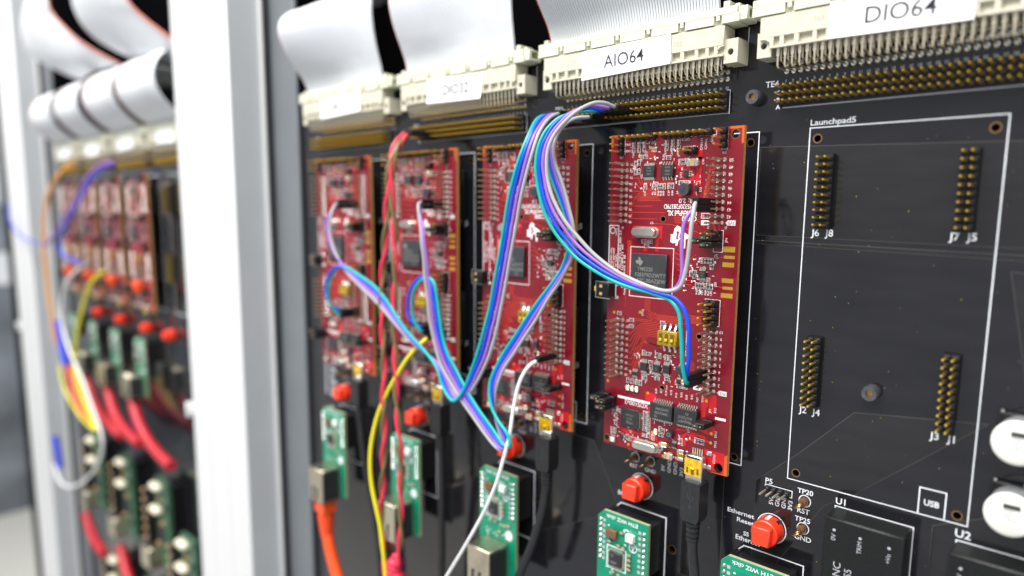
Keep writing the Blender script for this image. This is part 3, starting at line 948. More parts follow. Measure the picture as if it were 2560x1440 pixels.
# --- chips
def chip(x0, z0, x1, z1, hgt=.12, legs=(0, 0, 0, 0), texts=(), m='chip', name="chip", leg=.09, when='both', dot=None):
    b = MB()
    b.box(x0, x1, F - hgt, F - .015, z1, z0, m, .018)
    i = lp.add(name, b, when=when)
    if any(legs):
        g = MB()
        lw = .018 if max(legs) > 10 else .024
        for side, n in enumerate(legs):
            for k in range(n):
                t = (k + .5) / n
                if side < 2:
                    x = x0 + (x1 - x0) * (.06 + .88 * t)
                    e = z0 if side == 0 else z1
                    s_ = 1 if side == 0 else -1
                    g.box(x - lw, x + lw, F - hgt * .6, F - hgt * .45, e - .01 * s_, e + leg * .5 * s_, 'tin')
                    g.box(x - lw, x + lw, F - hgt * .6, F - .004, e + leg * .38 * s_, e + leg * .55 * s_, 'tin')
                    g.box(x - lw, x + lw, F - .02, F - .004, e + leg * .4 * s_, e + leg * 1.2 * s_, 'solder')
                else:
                    z = z1 + (z0 - z1) * (.06 + .88 * t)
                    e = x0 if side == 2 else x1
                    s_ = -1 if side == 2 else 1
                    g.box(e - .01 * s_, e + leg * .5 * s_, F - hgt * .6, F - hgt * .45, z - lw, z + lw, 'tin')
                    g.box(e + leg * .35 * s_, e + leg * 1.1 * s_, F - .02, F - .004, z - lw, z + lw, 'solder')
        lp.add("leads", g, kind="stuff", parent=i, when=when)
    if texts:
        tb = MB()
        for (t, fx, fz, size, rot) in texts:
            tb.text(t, x0 + (x1 - x0) * fx, z1 + (z0 - z1) * fz, F - hgt - .003, size, 'chip_print', rot, 'CENTER', .004)
        lp.add("chip_marking", tb, kind="stuff", parent=i, when='near')
    return i


big = chip(1.30, -4.60, 2.94, -6.02, .16, texts=(("TMS320", .40, .56, .22, 0), ("F28379DZWTT", .55, .40, .22, 0), ("$7C-9BAZJEW", .58, .24, .22, 0), ("G1", .72, .09, .2, 0)), m='chip_grey', name="processor_chip")
tx = MB()
tx.flat([(1.62 + a * .2, -4.92 - b_ * .2) for a, b_ in ((.1, -.9), (.5, -.8), (.55, -.35), (1, -.2), (1.2, .1), (.9, .5), (.55, .85), (.3, .8), (.1, .4), (-.3, .5), (-.6, .1), (-.6, -.2), (.05, -.25))], F - .163, 'chip_print')
lp.add("emblem_print", tx, parent=big, when='near')
chip(1.65, -1.15, 2.20, -1.60, .11, (8, 8, 0, 0), (("TE06", .55, .8, .09, R180), ("HC14", .55, .55, .09, R180), ("6788", .55, .28, .09, R180)))
chip(2.50, -1.15, 3.06, -1.60, .13, (4, 4, 0, 0), (("4SUR", .55, .8, .1, R180), ("SP401", .55, .5, .1, R180), ("TIVP", .55, .22, .1, R180)), leg=.11)
chip(3.50, -1.38, 3.71, -1.64, .1, (0, 0, 0, 3), leg=.12)
chip(3.98, -1.94, 4.15, -2.18, .1, (1, 1, 0, 0), name="diode", leg=.12)
chip(4.32, -5.12, 4.63, -5.40, .1, (4, 4, 0, 0), (("TI 9A", .5, .65, .08, 0), ("493L", .5, .3, .08, 0)), leg=.12)
chip(1.83, -9.03, 2.15, -9.37, .11, (4, 4, 0, 0), leg=.12)
chip(2.46, -9.02, 2.78, -9.35, .11, (4, 4, 0, 0), (("6CT", .5, .5, .09, math.pi / 2),), leg=.12)
chip(2.91, -8.98, 3.22, -9.31, .11, (4, 4, 0, 0), leg=.12)
chip(1.42, -9.48, 1.70, -9.64, .1, (3, 3, 0, 0), leg=.1)
chip(3.55, -9.45, 3.74, -9.63, .09, (3, 0, 2, 0), leg=.06)
chip(3.52, -8.92, 3.80, -9.24, .14, (1, 1, 0, 0), name="inductor", m='chip_grey')
isoa = chip(2.46, -10.56, 3.50, -11.20, .24, (8, 8, 0, 0), (("04AGH5T", .58, .68, .15, 0), ("ISO7240C", .55, .42, .15, 0), ("G1", .3, .18, .14, 0)), name="isolator_chip", leg=.13)
isob = chip(3.60, -10.54, 4.60, -11.20, .24, (8, 8, 0, 0), (("F5", .58, .75, .15, R180), ("ISO7231C", .5, .5, .15, R180), ("9BAJHDT", .5, .25, .15, R180)), name="isolator_chip", leg=.13)
chip(.95, -11.10, 1.88, -11.88, .13, (0, 0, 0, 16), (("FTDI", .5, .28, .16, R180), ("1832-C", .5, .48, .1, R180), ("FT2232H", .5, .68, .1, R180)), name="usb_chip", leg=.06)
chip(.92, -12.28, 1.10, -12.42, .1, (0, 0, 0, 3), leg=.1)
chip(3.44, -12.06, 3.66, -12.24, .1, (3, 3, 0, 0), leg=.06)
# round inductors
for x, z, r, h_, m_ in ((3.60, -2.10, .235, .22, 'chip_grey'), (3.36, -11.74, .16, .18, 'chip')):
    b = MB()
    b.cyl((x, F - .02, z), (x, F - h_, z), r, r, 24, m_)
    b.box(x - r * .8, x + r * .8, F - .08, F - .004, z - r * .9, z + r * .9, 'chip')
    ii = lp.add("inductor", b)
    tb = MB()
    if r > .2:
        tb.text("EA", x, z, F - h_ - .003, .2, 'label_ink', math.pi / 4, 'CENTER', .01)
    else:
        tb.ring(x, z, .06, .085, F - h_ - .003, 14, 'chip_print')
    lp.add("chip_marking", tb, kind="stuff", parent=ii, when='near')
# crystals
def crystal(x0, x1, z, h_=.22, base=True):
    b = MB()
    r = .165
    for (rr, ya, yb, mm) in ((r + .05, F - .05, F - .005, 'steel'), (r, F - h_, F - .05, 'steel')):
        pts = []
        for k in range(20):
            t = -math.pi / 2 + math.pi * k / 19
            pts.append((x1 - r + rr * math.cos(t), z + rr * math.sin(t)))
        for k in range(20):
            t = math.pi / 2 + math.pi * k / 19
            pts.append((x0 + r + rr * math.cos(t), z + rr * math.sin(t)))
        if rr == r:
            ins = [(x_ + (.03 if x_ < (x0 + x1) / 2 else -.03), z + (z_ - z) * .82) for x_, z_ in pts]
            n = len(pts)
            b.add([(p, ya + .035, q) for p, q in pts] + [(p, ya, q) for p, q in ins], [(i, (i + 1) % n, n + (i + 1) % n, n + i) for i in range(n)], mm, True)
            b.flat(ins, ya, mm)
            b.prism(pts, ya + .035, yb, mm)
        else:
            b.prism(pts, ya, yb, mm)
    return b


c1 = lp.add("crystal", crystal(1.30, 2.42, -3.75, .3))
tb = MB(); tb.text("ATS10DSM-2", 1.82, -3.71, F - .303, .1, 'tin_dull', R180, 'CENTER'); tb.text("E19.0002", 1.82, -3.82, F - .303, .1, 'tin_dull', R180, 'CENTER')
lp.add("chip_marking", tb, kind="stuff", parent=c1, when='near')
lp.add("crystal", crystal(1.66, 2.80, -12.50, .3))
# capacitors and other two-ended parts big enough to tell apart
def twoend(x0, z0, x1, z1, h_, body, name="capacitor", horiz=True, frac=.28):
    b = MB()
    if horiz:
        w = (x1 - x0) * frac
        b.box(x0 + w, x1 - w, F - h_, F - .006, z1, z0, body, .012)
        b.box(x0, x0 + w, F - h_ - .006, F - .004, z1 - .006, z0 + .006, 'solder', .015)
        b.box(x1 - w, x1, F - h_ - .006, F - .004, z1 - .006, z0 + .006, 'solder', .015)
    else:
        w = (z0 - z1) * frac
        b.box(x0, x1, F - h_, F - .006, z1 + w, z0 - w, body, .012)
        b.box(x0 - .006, x1 + .006, F - h_ - .006, F - .004, z1, z1 + w, 'solder', .015)
        b.box(x0 - .006, x1 + .006, F - h_ - .006, F - .004, z0 - w, z0, 'solder', .015)
    return lp.add(name, b)


twoend(3.68, -.97, 4.16, -1.25, .22, 'tan_ceramic')
twoend(2.95, -12.10, 3.30, -12.30, .22, 'tan_ceramic', horiz=False, frac=.2)
twoend(3.18, -12.51, 3.58, -12.76, .20, 'tan_ceramic')
twoend(3.78, -9.42, 3.92, -9.60, .12, 'tan_ceramic', horiz=False, frac=.2)
f1 = twoend(3.74, -12.25, 4.03, -12.72, .12, 'gold_pad', "fuse", False, .3)
tb = MB(); tb.text("S01F", 3.885, -12.48, F - .124, .13, 'label_ink', R180, 'CENTER', .01)
lp.add("chip_marking", tb, kind="stuff", parent=f1, when='near')
for i in range(3):
    twoend(1.13 + i * .225, -10.09, 1.30 + i * .225, -10.33, .09, 'led', "status_light", False, .2)
twoend(.38, -12.52, .66, -12.72, .09, 'led', "status_light", True, .2)
twoend(2.58, -11.68, 2.74, -11.93, .08, 'led', "status_light", False, .2)
# small two-ended parts, too small to pick apart
sm = MB()
def small(x, z, vert=True, body='resistor', w=.075, l=.15):
    a, c = (w, l) if vert else (l, w)
    sm.line(rect(x - a / 2 - .03, z - c / 2 - .03, x + a / 2 + .03, z + c / 2 + .03), .017, YS, 'silk_red', True)
    sm.box(x - a * .42, x + a * .42, F - .045, F - .004, z - c * .42, z + c * .42, body)
    e = .3
    if vert:
        sm.box(x - a / 2, x + a / 2, F - .05, F - .004, z - c / 2, z - c / 2 + c * e, 'solder'); sm.box(x - a / 2, x + a / 2, F - .05, F - .004, z + c / 2 - c * e, z + c / 2, 'solder')
    else:
        sm.box(x - a / 2, x - a / 2 + a * e, F - .05, F - .004, z - c / 2, z + c / 2, 'solder'); sm.box(x + a / 2 - a * e, x + a / 2, F - .05, F - .004, z - c / 2, z + c / 2, 'solder')


for x in (1.12, 1.38, 1.63, 2.66, 2.93, 3.20):
    small(x, -.32, True, 'tan_ceramic'); small(x, -.50, True)
for x, z, v in [(2.77, -.87, 0), (3.30, -1.06, 1), (3.43, -1.06, 1), (3.58, -1.04, 1), (3.38, -1.83, 0), (3.6, -1.83, 0), (1.74, -1.95, 1), (2.13, -1.96, 1), (2.26, -1.9, 1), (2.38, -1.96, 1), (2.50, -1.96, 1), (2.61, -1.96, 1), (2.85, -1.95, 1), (2.98, -1.95, 1),
                (1.25, -1.05, 1), (1.40, -1.0, 1), (1.25, -1.38, 1), (1.4, -1.36, 1), (1.7, -.8, 0), (1.76, -4.12, 0), (2.05, -4.12, 0), (1.9, -4.3, 0),
                (4.44, -4.74, 1), (4.57, -4.74, 1), (4.70, -4.74, 1), (4.82, -4.74, 1), (4.82, -4.95, 1), (4.10, -5.20, 0), (4.14, -5.36, 0), (3.97, -5.26, 1), (4.71, -5.49, 1),
                (4.24, -5.71, 1), (4.36, -5.71, 1), (4.48, -5.71, 1), (4.60, -5.71, 1), (4.72, -5.71, 1), (4.84, -5.71, 1), (.65, -7.14, 0), (1.28, -7.36, 0), (1.28, -7.62, 0), (2.78, -7.31, 0), (2.78, -7.49, 0), (3.94, -8.10, 1), (3.94, -8.38, 1),
                (1.92, -8.64, 1), (2.15, -8.66, 0), (2.56, -8.66, 1), (2.7, -8.66, 1), (3.0, -8.68, 1), (3.15, -8.68, 1), (2.28, -8.98, 0), (2.3, -9.15, 1), (2.34, -9.35, 1), (1.95, -9.66, 1), (2.06, -9.66, 1), (2.62, -9.6, 0), (3.08, -9.55, 0),
                (1.18, -9.92, 1), (1.40, -9.92, 1), (1.62, -9.92, 1), (1.82, -9.92, 1), (3.65, -9.74, 0), (3.9, -9.74, 0), (4.5, -11.76, 1), (4.64, -11.76, 1), (4.78, -11.76, 1), (3.82, -11.93, 1), (2.85, -11.66, 1), (2.98, -11.72, 1), (2.9, -11.9, 0),
                (.45, -12.2, 1), (.58, -12.2, 1), (.75, -11.3, 0), (.62, -11.55, 1), (.62, -11.85, 1), (.5, -12.4, 0), (1.25, -12.35, 1), (1.38, -12.4, 1), (2.1, -12.1, 0), (2.3, -12.05, 1), (2.52, -12.1, 1), (2.9, -12.45, 1)]:
    small(x, z, bool(v), 'tan_ceramic' if (int(x * 100) % 3 == 0) else 'resistor')
for i in range(9):
    small(2.10, -11.13 - i * .09, False, 'resistor', .05, .11); small(2.28, -11.13 - i * .09, False, 'tan_ceramic' if i % 2 else 'resistor', .05, .11)
lp.add("small_components", sm, kind='stuff')
# --- slide switch block
b = MB().box(2.72, 3.62, F - .30, F - .02, -8.17, -7.56, 'kapton', .03)
dip = lp.add("slide_switch_block", b)
for i in range(3):
    b = MB()
    x = 2.90 + i * .26
    b.box(x - .08, x + .08, F - .304, F - .30, -8.02, -7.68, 'kapton_dark')
    b.box(x - .06, x + .06, F - .36, F - .302, -7.98, -7.86, 'yellow', .015)
    lp.add("slider", b, parent=dip, when='near')
b = MB()
for i in range(3):
    x = 2.92 + i * .25
    for z, s_ in ((-7.56, 1), (-8.17, -1)):
        b.cyl((x, F - .12, z), (x, F - .02, z + .14 * s_), .05, .055, 8, 'solder')
        b.box(x - .05, x + .05, F - .02, F - .004, z + .05 * s_, z + .26 * s_, 'solder')
lp.add("leads", b, kind="stuff", parent=dip, when='near')
b = MB(); b.text("ON", 3.45, -8.08, F - .305, .1, 'kapton_dark', R180, 'CENTER')
lp.add("switch_marking", b, parent=dip, when='near')
# --- reset push button on the edge
b = MB().box(-.22, .42, F - .50, F - .03, -6.47, -5.88, 'black_plastic', .03)
b.box(-.25, -.225, F - .48, F - .06, -6.40, -5.95, 'steel')
rb = lp.add("reset_button", b)
b = MB()
b.line([(.62, -5.84), (-.24, -5.84), (-.24, -6.5), (.5, -6.52)], .03, F - .505, 'steel')
for z in (-6.02, -6.34):
    b.box(-.04, .1, F - .515, F - .50, z - .06, z + .06, 'tan_ceramic')
b.cyl((.5, F - .06, -6.5), (.5, F, -6.5), .05, .09, 10, 'solder'); b.cyl((.5, F - .06, -5.86), (.5, F, -5.86), .05, .09, 10, 'solder')
lp.add("button_frame", b, parent=rb, kind="stuff")
lp.add("actuator", MB().box(-.42, -.25, F - .38, F - .16, -6.28, -6.06, 'yellow', .02), parent=rb)
# --- mini usb socket
b = MB()
b.box(4.24, 5.02, F - .40, F - .02, -13.08, -12.24, 'steel', .05)
for z in (-12.13, -12.68):
    b.box(5.0, 5.22, F - .05, F - .004, z - .09, z + .09, 'solder', .02)
b.box(4.36, 4.9, F - .405, F - .39, -12.36, -12.28, 'chip')
us = lp.add("usb_socket", b)
b = MB()
b.box(4.27, 4.99, F - .412, F - .402, -13.05, -12.38, 'kapton_cover', .004)
for x in (4.40, 4.86):
    b.box(x - .04, x + .04, F - .43, F - .411, -12.95, -12.72, 'kapton_dark', .01)
b.box(4.57, 4.69, F - .44, F - .411, -12.98, -12.74, 'kapton_dark', .01); b.box(4.54, 4.72, F - .45, F - .43, -12.78, -12.70, 'yellow', .01)
lp.add("socket_cover", b, parent=us)
b = MB()
for i in range(5):
    x = 4.42 + i * .10
    b.box(x - .02, x + .02, F - .06, F - .004, -12.26, -12.04, 'tin')
lp.add("leads", b, kind="stuff", parent=us, when='near')

names = {1: "red controller board farthest from the empty slot, beside the orange network cable", 2: "red controller board behind the yellow wire and the twisted red wires",
         3: "red controller board with one white wire plugged in, seen behind the wire ribbons", 4: "sharp red controller board next to the empty slot outlined in white"}
for k in (4, 3, 2, 1):
    lp.place((LPX[k], 0, 0), names[k], "circuit board", "red controller boards on the nearer carrier panel", tilt={4: None, 3: (.004, .003, .006), 2: (-.003, -.004, -.008), 1: (.003, .002, .007)}[k])
fn = {1: "blurred red board deepest behind the far white post, under violet wires", 2: "blurred red board third in from the dark empty slot beyond the white post",
      3: "blurred red board second from the dark empty slot beyond the white post", 4: "blurred red board nearest the white post in the far rack bay"}
for k in (4, 3, 2, 1):
    lp.place((LPX[k] + OFF, 0, 0), fn[k], "circuit board", "red controller boards in the far rack bay", far=True)

oj = Proto("orange_jumper")
b = MB().box(2.6, 4.1, F - .9, F - .24, -11.1, -10.0, 'orange_cable', .08)
oi = oj.add("shell", b)
oj.add("opening", MB().box(3.0, 3.7, F - 1.03, F - .98, -10.9, -10.4, 'chip'), parent=oi)
for k, w in ((4, "nearest the white post"), (3, "second in from the white post"), (2, "third in from the white post"), (1, "deepest in the bay")):
    oj.place((LPX[k] + OFF, 0, 0), "blurred bright orange connector on the far red board " + w, "connector", "orange connectors in the far bay")
# ================================================================ tall double-row pin headers in the empty slot
hd = Proto("pin_header")
b = MB()
for i in range(10):
    for j in range(2):
        x, z = j * .254, -.254 * i
        b.box(x - .125, x + .125, -.25, 0, z - .105, z + .105, 'black_plastic', .035)
        b.box(x - .127, x + .127, -.20, 0, z - .13, z + .13, 'black_plastic')
hd.add("plastic_base", b)
GP = pin_mesh(.74, False, 'gold').mesh("pin")
GPB = pin_mesh(.74, False, 'gold')
fb = MB()
for i in range(10):
    for j in range(2):
        hd.add("pin", GP, (j * .254, 0, -.254 * i), when='near')
        far_copy(GPB, (j * .254, 0, -.254 * i), fb)
hd.add("pin_rows", fb, when='far', kind='stuff')
for nm, x, z in (("J6 J8", .563, ZT), ("J7 J5", 4.881, ZT), ("J2 J4", .563, ZB), ("J3 J1", 4.881, ZB)):
    hd.place((x, 0, z), "black double-row header with gold pins above the print %s in the empty slot" % nm, "pin header", "pin headers of the empty slot")
for nm, x, z in (("upper header nearer the red boards", .563, ZT), ("lower header nearer the red boards", .563, ZB), ("upper header beside the white post", 4.881, ZT), ("lower header beside the white post", 4.881, ZB)):
    hd.place((x + OFF, 0, z), "blurred black pin header in the far bay's empty slot, " + nm, "pin header", "pin headers of the far empty slot", far=True)

# ================================================================ three-row test headers
te = Proto("test_pin_header")
b = MB()
for i in range(32):
    for j in range(3):
        x, z = -.98 + .254 * i, 1.435 - .254 * j
        b.box(x - .122, x + .122, -.25, 0, z - .122, z + .122, 'black_plastic', .04)
b.box(-1.107, 7.021, -.21, 0, .80, 1.562, 'black_plastic')
te.add("plastic_base", b)
TP_ = pin_mesh(.87, False, 'gold', .030).mesh("pin")
TPB = pin_mesh(.87, False, 'gold', .030)
fb = MB()
for i in range(32):
    for j in range(3):
        te.add("pin", TP_, (-.98 + .254 * i, 0, 1.435 - .254 * j), when='near')
        far_copy(TPB, (-.98 + .254 * i, 0, 1.435 - .254 * j), fb)
te.add("pin_rows", fb, when='far', kind='stuff')
LBL = {1: "AIO32", 2: "DIO32", 3: "AIO64", 4: "DIO64"}
for k in (4, 3, 2, 1):
    te.place((DNX[k], 0, 0), "three-row gold pin strip printed TE%d below the %s connector" % (k, LBL[k]), "pin header", "gold test pin strips")
for k, w in ((4, "partly hidden by the white post"), (3, "under the second label from the white post"), (2, "where the violet wires plug in"), (1, "where the orange wire plugs in")):
    te.place((DNX[k] + OFF, 0, 0), "blurred gold pin strip in the far bay, " + w, "pin header", "far gold test pin strips", far=True)

# ================================================================ cable connectors (pale plastic, right-angle pins)
def connector(k, dx=0, far=False, label=""):
    p = Proto("cable_connector")
    yf = -.95
    h = MB()
    h.box(-1.62, 7.17, yf, -.12, 3.02, 3.74, 'cream', .02)
    h.box(-1.20, 7.12, yf + .13, -.12, 2.70, 3.02, 'cream')
    # front wall with open windows along its lower edge
    x = -1.25
    pat = [(.14, .22), (.14, .36), (.16, .46), (.14, .30)]
    i = 0
    while x < 7.0:
        g_, w_ = pat[i % 4]
        h.box(x, min(x + g_, 7.15), yf, yf + .13, 2.70, 3.02, 'cream')
        x += g_ + w_; i += 1
    h.box(-1.25, 7.15, yf + .002, yf + .14, 2.66, 2.73, 'cream')
    h.prism([(-1.62, 3.03), (-1.25, 3.03), (-1.25, 2.86), (-1.40, 2.96), (-1.62, 2.98)], yf, yf + .2, 'cream')
    h.prism([(7.17, 3.03), (6.95, 3.03), (6.95, 2.90), (7.05, 2.98), (7.17, 3.0)], yf, yf + .2, 'cream')
    hi = p.add("housing", h)
    for (x0, x1, hx) in ((-1.74, -1.22, -1.50), (7.13, 7.68, 7.40)):
        e = MB()
        e.plate(rect(x0, 2.40, x1, 3.24), [circ(hx, 2.79, .115, 18)], -.84, -.02, 'cream', rim='cream_shaded')
        p.add("mounting_ear", e, parent=hi)
    if not far:
        pr2 = MB()  # flat digits, the shade of their relief is painted
        if k in (3, 4):
            pr2.text("921" if k == 3 else "6921", .05 if k == 3 else .35, 3.38, yf - .004, .26, 'cream_shaded', R180, 'CENTER')
            pr2.text("050", 5.25, 3.35, yf - .004, .26, 'cream_shaded', R180, 'CENTER')
            pr2.line(rect(6.9, 3.05, 7.12, 3.30), .012, yf - .004, 'cream_shaded', True)
            p.add("moulded_number", pr2, parent=hi, kind="stuff")
    # right-angle pins
    defs = []
    for (yp, zr, zt) in ((-.80, 2.02, 2.74), (-.55, 2.274, 2.74), (-.30, 2.528, 2.74)):
        q = MB()
        wv = .034
        pts = [(0, yp, zt), (0, yp, zr + .10), (0, yp + .03, zr + .03), (0, yp + .10, zr), (0, .05, zr)]
        q.tube(pts, .036, 6, 'tin')
        if yp == -.80:
            q.box(-.05, .05, yp - .02, yp + .02, zt - .34, zt, 'tin')
        defs.append((q, q.mesh("pin")))
    fb = MB()
    for i in range(32):
        for q, me in defs:
            if not far:
                p.add("pin", me, (-.98 + .254 * i, 0, 0))
            else:
                far_copy(q, (-.98 + .254 * i, 0, 0), fb)
    if far:
        p.add("pin_rows", fb, kind='stuff')
    # paper label
    corners = {1: [(.62, 3.86), (.66, 2.58), (5.04, 2.71), (5.02, 3.84)], 2: [(.74, 3.80), (.67, 2.54), (4.84, 2.42), (5.0, 3.62)],
               3: [(.61, 3.69), (.60, 2.52), (4.97, 2.66), (4.95, 3.79)], 4: [(.77, 3.82), (.76, 2.66), (4.90, 2.58), (4.93, 3.80)]}[k]
    l_ = MB()
    tl, bl_, br_, tr_ = [Vector(c_) for c_ in corners]
    RR, CC = 10, 12
    pv, pf = [], []
    for th in (0, .012):
        for r in range(RR + 1):
            for c in range(CC + 1):
                q = tl.lerp(bl_, r / RR).lerp(tr_.lerp(br_, r / RR), c / CC)
                lift = .10 * max(0, r / RR - .72) + .25 * max(0, c / CC - .9) ** 1.3 + .12 * max(0, .08 - c / CC)
                pv.append((q.x, yf - .02 + th - lift, q.y))
    n1 = (RR + 1) * (CC + 1)
    for s_ in (0, 1):
        for r in range(RR):
            for c in range(CC):
                a_ = s_ * n1 + r * (CC + 1) + c
                pf.append((a_, a_ + 1, a_ + CC + 2, a_ + CC + 1))
    l_.add(pv, pf, 'label_paper', True)
    li = p.add("paper_label", l_)
    if not far:
        t = MB()
        xa, xb, zm = {1: (1.94, 3.93, 3.20), 2: (1.96, 3.92, 3.05), 3: (1.76, 3.73, 3.13), 4: (1.87, 3.89, 3.15)}[k]
        fit_text(t, LBL[k], xa, xb, zm, yf - .026, .71, 'label_ink', {1: 0.0, 2: -.02, 3: .02, 4: -.03}[k], .004 if k > 2 else .014)
        p.add("lettering", t, parent=li)
    p.place((DNX[k] + dx, 0, 0), label, "connector", "pale cable connectors" if not far else "far pale cable connectors")


for k in (4, 3, 2, 1):
    connector(k, 0, False, "pale right-angle connector with white paper label %s" % LBL[k])
for k, w in ((4, "first from the white post"), (3, "second from the white post"), (2, "third from the white post"), (1, "fourth and last from the white post")):
    connector(k, OFF, True, "blurred pale labelled connector in the far bay, " + w)

# ================================================================ flat ribbon cables with their plugs
PROF = [(-.55, 4.30), (-.60, 4.60), (-.85, 5.10), (-1.25, 5.6), (-1.65, 6.1), (-2.05, 6.7), (-2.35, 7.3), (-2.5, 7.9), (-2.35, 8.5), (-1.9, 9.0), (-1.2, 9.35), (-.2, 9.6), (1.2, 9.9), (3.0, 10.4), (5.0, 11.2)]

PROF_FAR = [(-.55, 4.30), (-.8, 4.55), (-1.5, 5.0), (-2.3, 5.7), (-2.9, 6.6), (-3.1, 7.5), (-2.95, 8.4), (-2.4, 9.3), (-1.5, 9.95), (-.3, 10.2), (1.2, 10.2), (3.0, 10.0), (5.0, 9.8)]


def ribbon(k, dx, bl, br, label, group, far, top=0.0):
    root = bpy.data.objects.new("ribbon_cable", None)
    COL.objects.link(root)
    root.location = (DNX[k] + dx, -.55, 4.3)
    tag(root, label, "ribbon cable", group)
    prof = smooth_path([(0, y, z) for y, z in (PROF_FAR if far else PROF)], 4)
    x0, x1 = -1.45, 6.75
    n = 64 if not far else 14
    sub = 4 if not far else 1
    xs, bumps = [], []
    for i in range(n):
        for s_ in range(sub):
            t = (i + ((0, .14, .5, .86)[s_] if not far else 0)) / n
            xs.append(x0 + (x1 - x0) * t)
            bumps.append((0, .05, .06, .05)[s_] if not far else 0)
    xs.append(x1); bumps.append(0)
    C_ = len(xs)
    vs_, fs = [], []
    R_ = len(prof)
    edge = []
    for r in range(R_):
        p = prof[r]
        q = prof[min(r + 1, R_ - 1)]; o = prof[max(r - 1, 0)]
        ty, tz = q.y - o.y, q.z - o.z
        L_ = math.hypot(ty, tz)
        ny, nz = -tz / L_, ty / L_
        for side in (0, 1):
            for c in range(C_):
                t = c / (C_ - 1)
                bul = bl * (1 - t) + br * t
                wave = .10 * math.sin(3.0 * t * math.pi + k) * min(1, r / 14)
                y = -.55 + (p.y + .55) * bul + wave
                z = p.z + top * t * (r / R_)
                d = (.045 + bumps[c]) if side == 0 else -.03
                vs_.append((xs[c], y + ny * d + .55, z + nz * d - 4.3))
        edge.append((x0 - .03, -.55 + (p.y + .55) * bl + .10 * math.sin(k) * min(1, r / 14) + ny * .01 + .55, p.z - 4.3 + nz * .01))
    for r in range(R_ - 1):
        for c in range(C_ - 1):
            a = r * 2 * C_ + c
            fs.append((a, a + 1, a + 2 * C_ + 1, a + 2 * C_))
            a += C_
            fs.append((a, a + 2 * C_, a + 2 * C_ + 1, a + 1))
        for c in (0, C_ - 1):
            a = r * 2 * C_ + c
            fs.append((a, a + 2 * C_, a + 3 * C_, a + C_))
    m = MB()
    gf = [f for f in fs if not far and abs(f[1] - f[0]) == 1 and (f[0] % (2 * C_)) < C_ and (f[0] % (2 * C_)) % 4 in (0, 3)]
    gs = set(gf)
    m.add(vs_, [f for f in fs if f not in gs], 'ribbon', True)
    if gf:
        m.add(vs_, gf, 'ribbon_groove', True)
    link("ribbon", m.mesh("ribbon"), root)
    m = MB().tube(edge, .062, 8, 'ribbon_stripe')
    link("edge_stripe", m.mesh("edge_stripe"), root)
    # plug
    g = MB()
    ox, oy, oz = 0, .55, -4.3
    B_ = lambda a, b_, c, d, e, f, mm, bv=.02: g.box(a, b_, c + oy, d + oy, e + oz, f + oz, mm, bv)
    B_(-1.92, 7.66, -.99, -.10, 4.06, 4.32, 'cream_plug')
    B_(-1.92, 7.66, -.86, -.10, 3.77, 4.06, 'cream_plug', 0)
    sl = sorted(sum([[-.75 + 1.5 * i, -.52 + 1.5 * i] for i in range(6)], []))
    x = -1.92
    for s_ in sl + [7.74]:
        B_(x, s_ - .0, -.99, -.86, 3.77 if s_ not in sl[1::2] else 3.90, 4.06, 'cream_plug', 0)
        x = s_ + .085
    B_(6.95, 7.20, -.70, -.15, 4.32, 4.62, 'cream_plug'); B_(7.36, 7.55, -.60, -.15, 4.32, 4.50, 'cream_plug')
    B_(-1.85, -1.60, -.70, -.15, 4.32, 4.55, 'cream_plug')
    B_(7.66, 8.02, -.92, -.74, 3.80, 4.28, 'cream_plug'); B_(7.66, 8.02, -.30, -.12, 3.80, 4.28, 'cream_plug'); B_(7.66, 8.02, -.74, -.30, 3.80, 3.92, 'cream_plug'); B_(7.66, 8.02, -.74, -.30, 4.2, 4.28, 'cream_plug')
    link("plug", g.mesh("plug"), root)
    return root


ribbon(1, 0, 1.0, .30, "white ribbon cable arching out of the AIO32 connector beside the post", "ribbon cables of the nearer bay", False)
ribbon(2, 0, .62, .12, "white ribbon cable rising from the DIO32 connector", "ribbon cables of the nearer bay", False)
ribbon(3, 0, .95, .5, "finely ridged white ribbon cable entering the AIO64 connector", "ribbon cables of the nearer bay", False)
ribbon(4, 0, .8, .6, "white ribbon cable plug above the DIO64 label, its cable out of frame", "ribbon cables of the nearer bay", False)
ribbon(4, OFF, 1.0, .95, "blurred white ribbon loop in the far bay next to the white post", "ribbon loops of the far bay", True)
ribbon(3, OFF, 1.0, .95, "blurred white ribbon loop, second in from the white post in the far bay", "ribbon loops of the far bay", True)
ribbon(2, OFF, 1.0, .95, "blurred white ribbon loop, third in from the white post in the far bay", "ribbon loops of the far bay", True)
ribbon(1, OFF, 1.0, .95, "blurred white ribbon loop deepest in the far bay", "ribbon loops of the far bay", True)


def hanging(e1, e2, label):
    a, c = smooth_path(e1, 6), smooth_path(e2, 6)
    root = bpy.data.objects.new("ribbon_cable", None)
    COL.objects.link(root)
    root.location = a[-1]
    tag(root, label, "ribbon cable", "ribbon cables hanging above the far bay")
    o = Vector(a[-1])
    vs_, fs = [], []
    N = 10
    for side in (0, .09):
        for r in range(len(a)):
            for i in range(N + 1):
                p = a[r].lerp(c[r], i / N) - o
                bow = math.sin(math.pi * i / N) * .5
                vs_.append((p.x, p.y + side - bow, p.z))
    n1 = len(a) * (N + 1)
    for s_ in (0, 1):
        for r in range(len(a) - 1):
            for i in range(N):
                q = s_ * n1 + r * (N + 1) + i
                fs.append((q, q + 1, q + N + 2, q + N + 1))
    link("ribbon", MB().add(vs_, fs, 'ribbon', True).mesh("ribbon"), root)
    link("edge_stripe", MB().tube([p - o for p in a], .09, 8, 'ribbon_stripe').mesh("edge_stripe"), root)


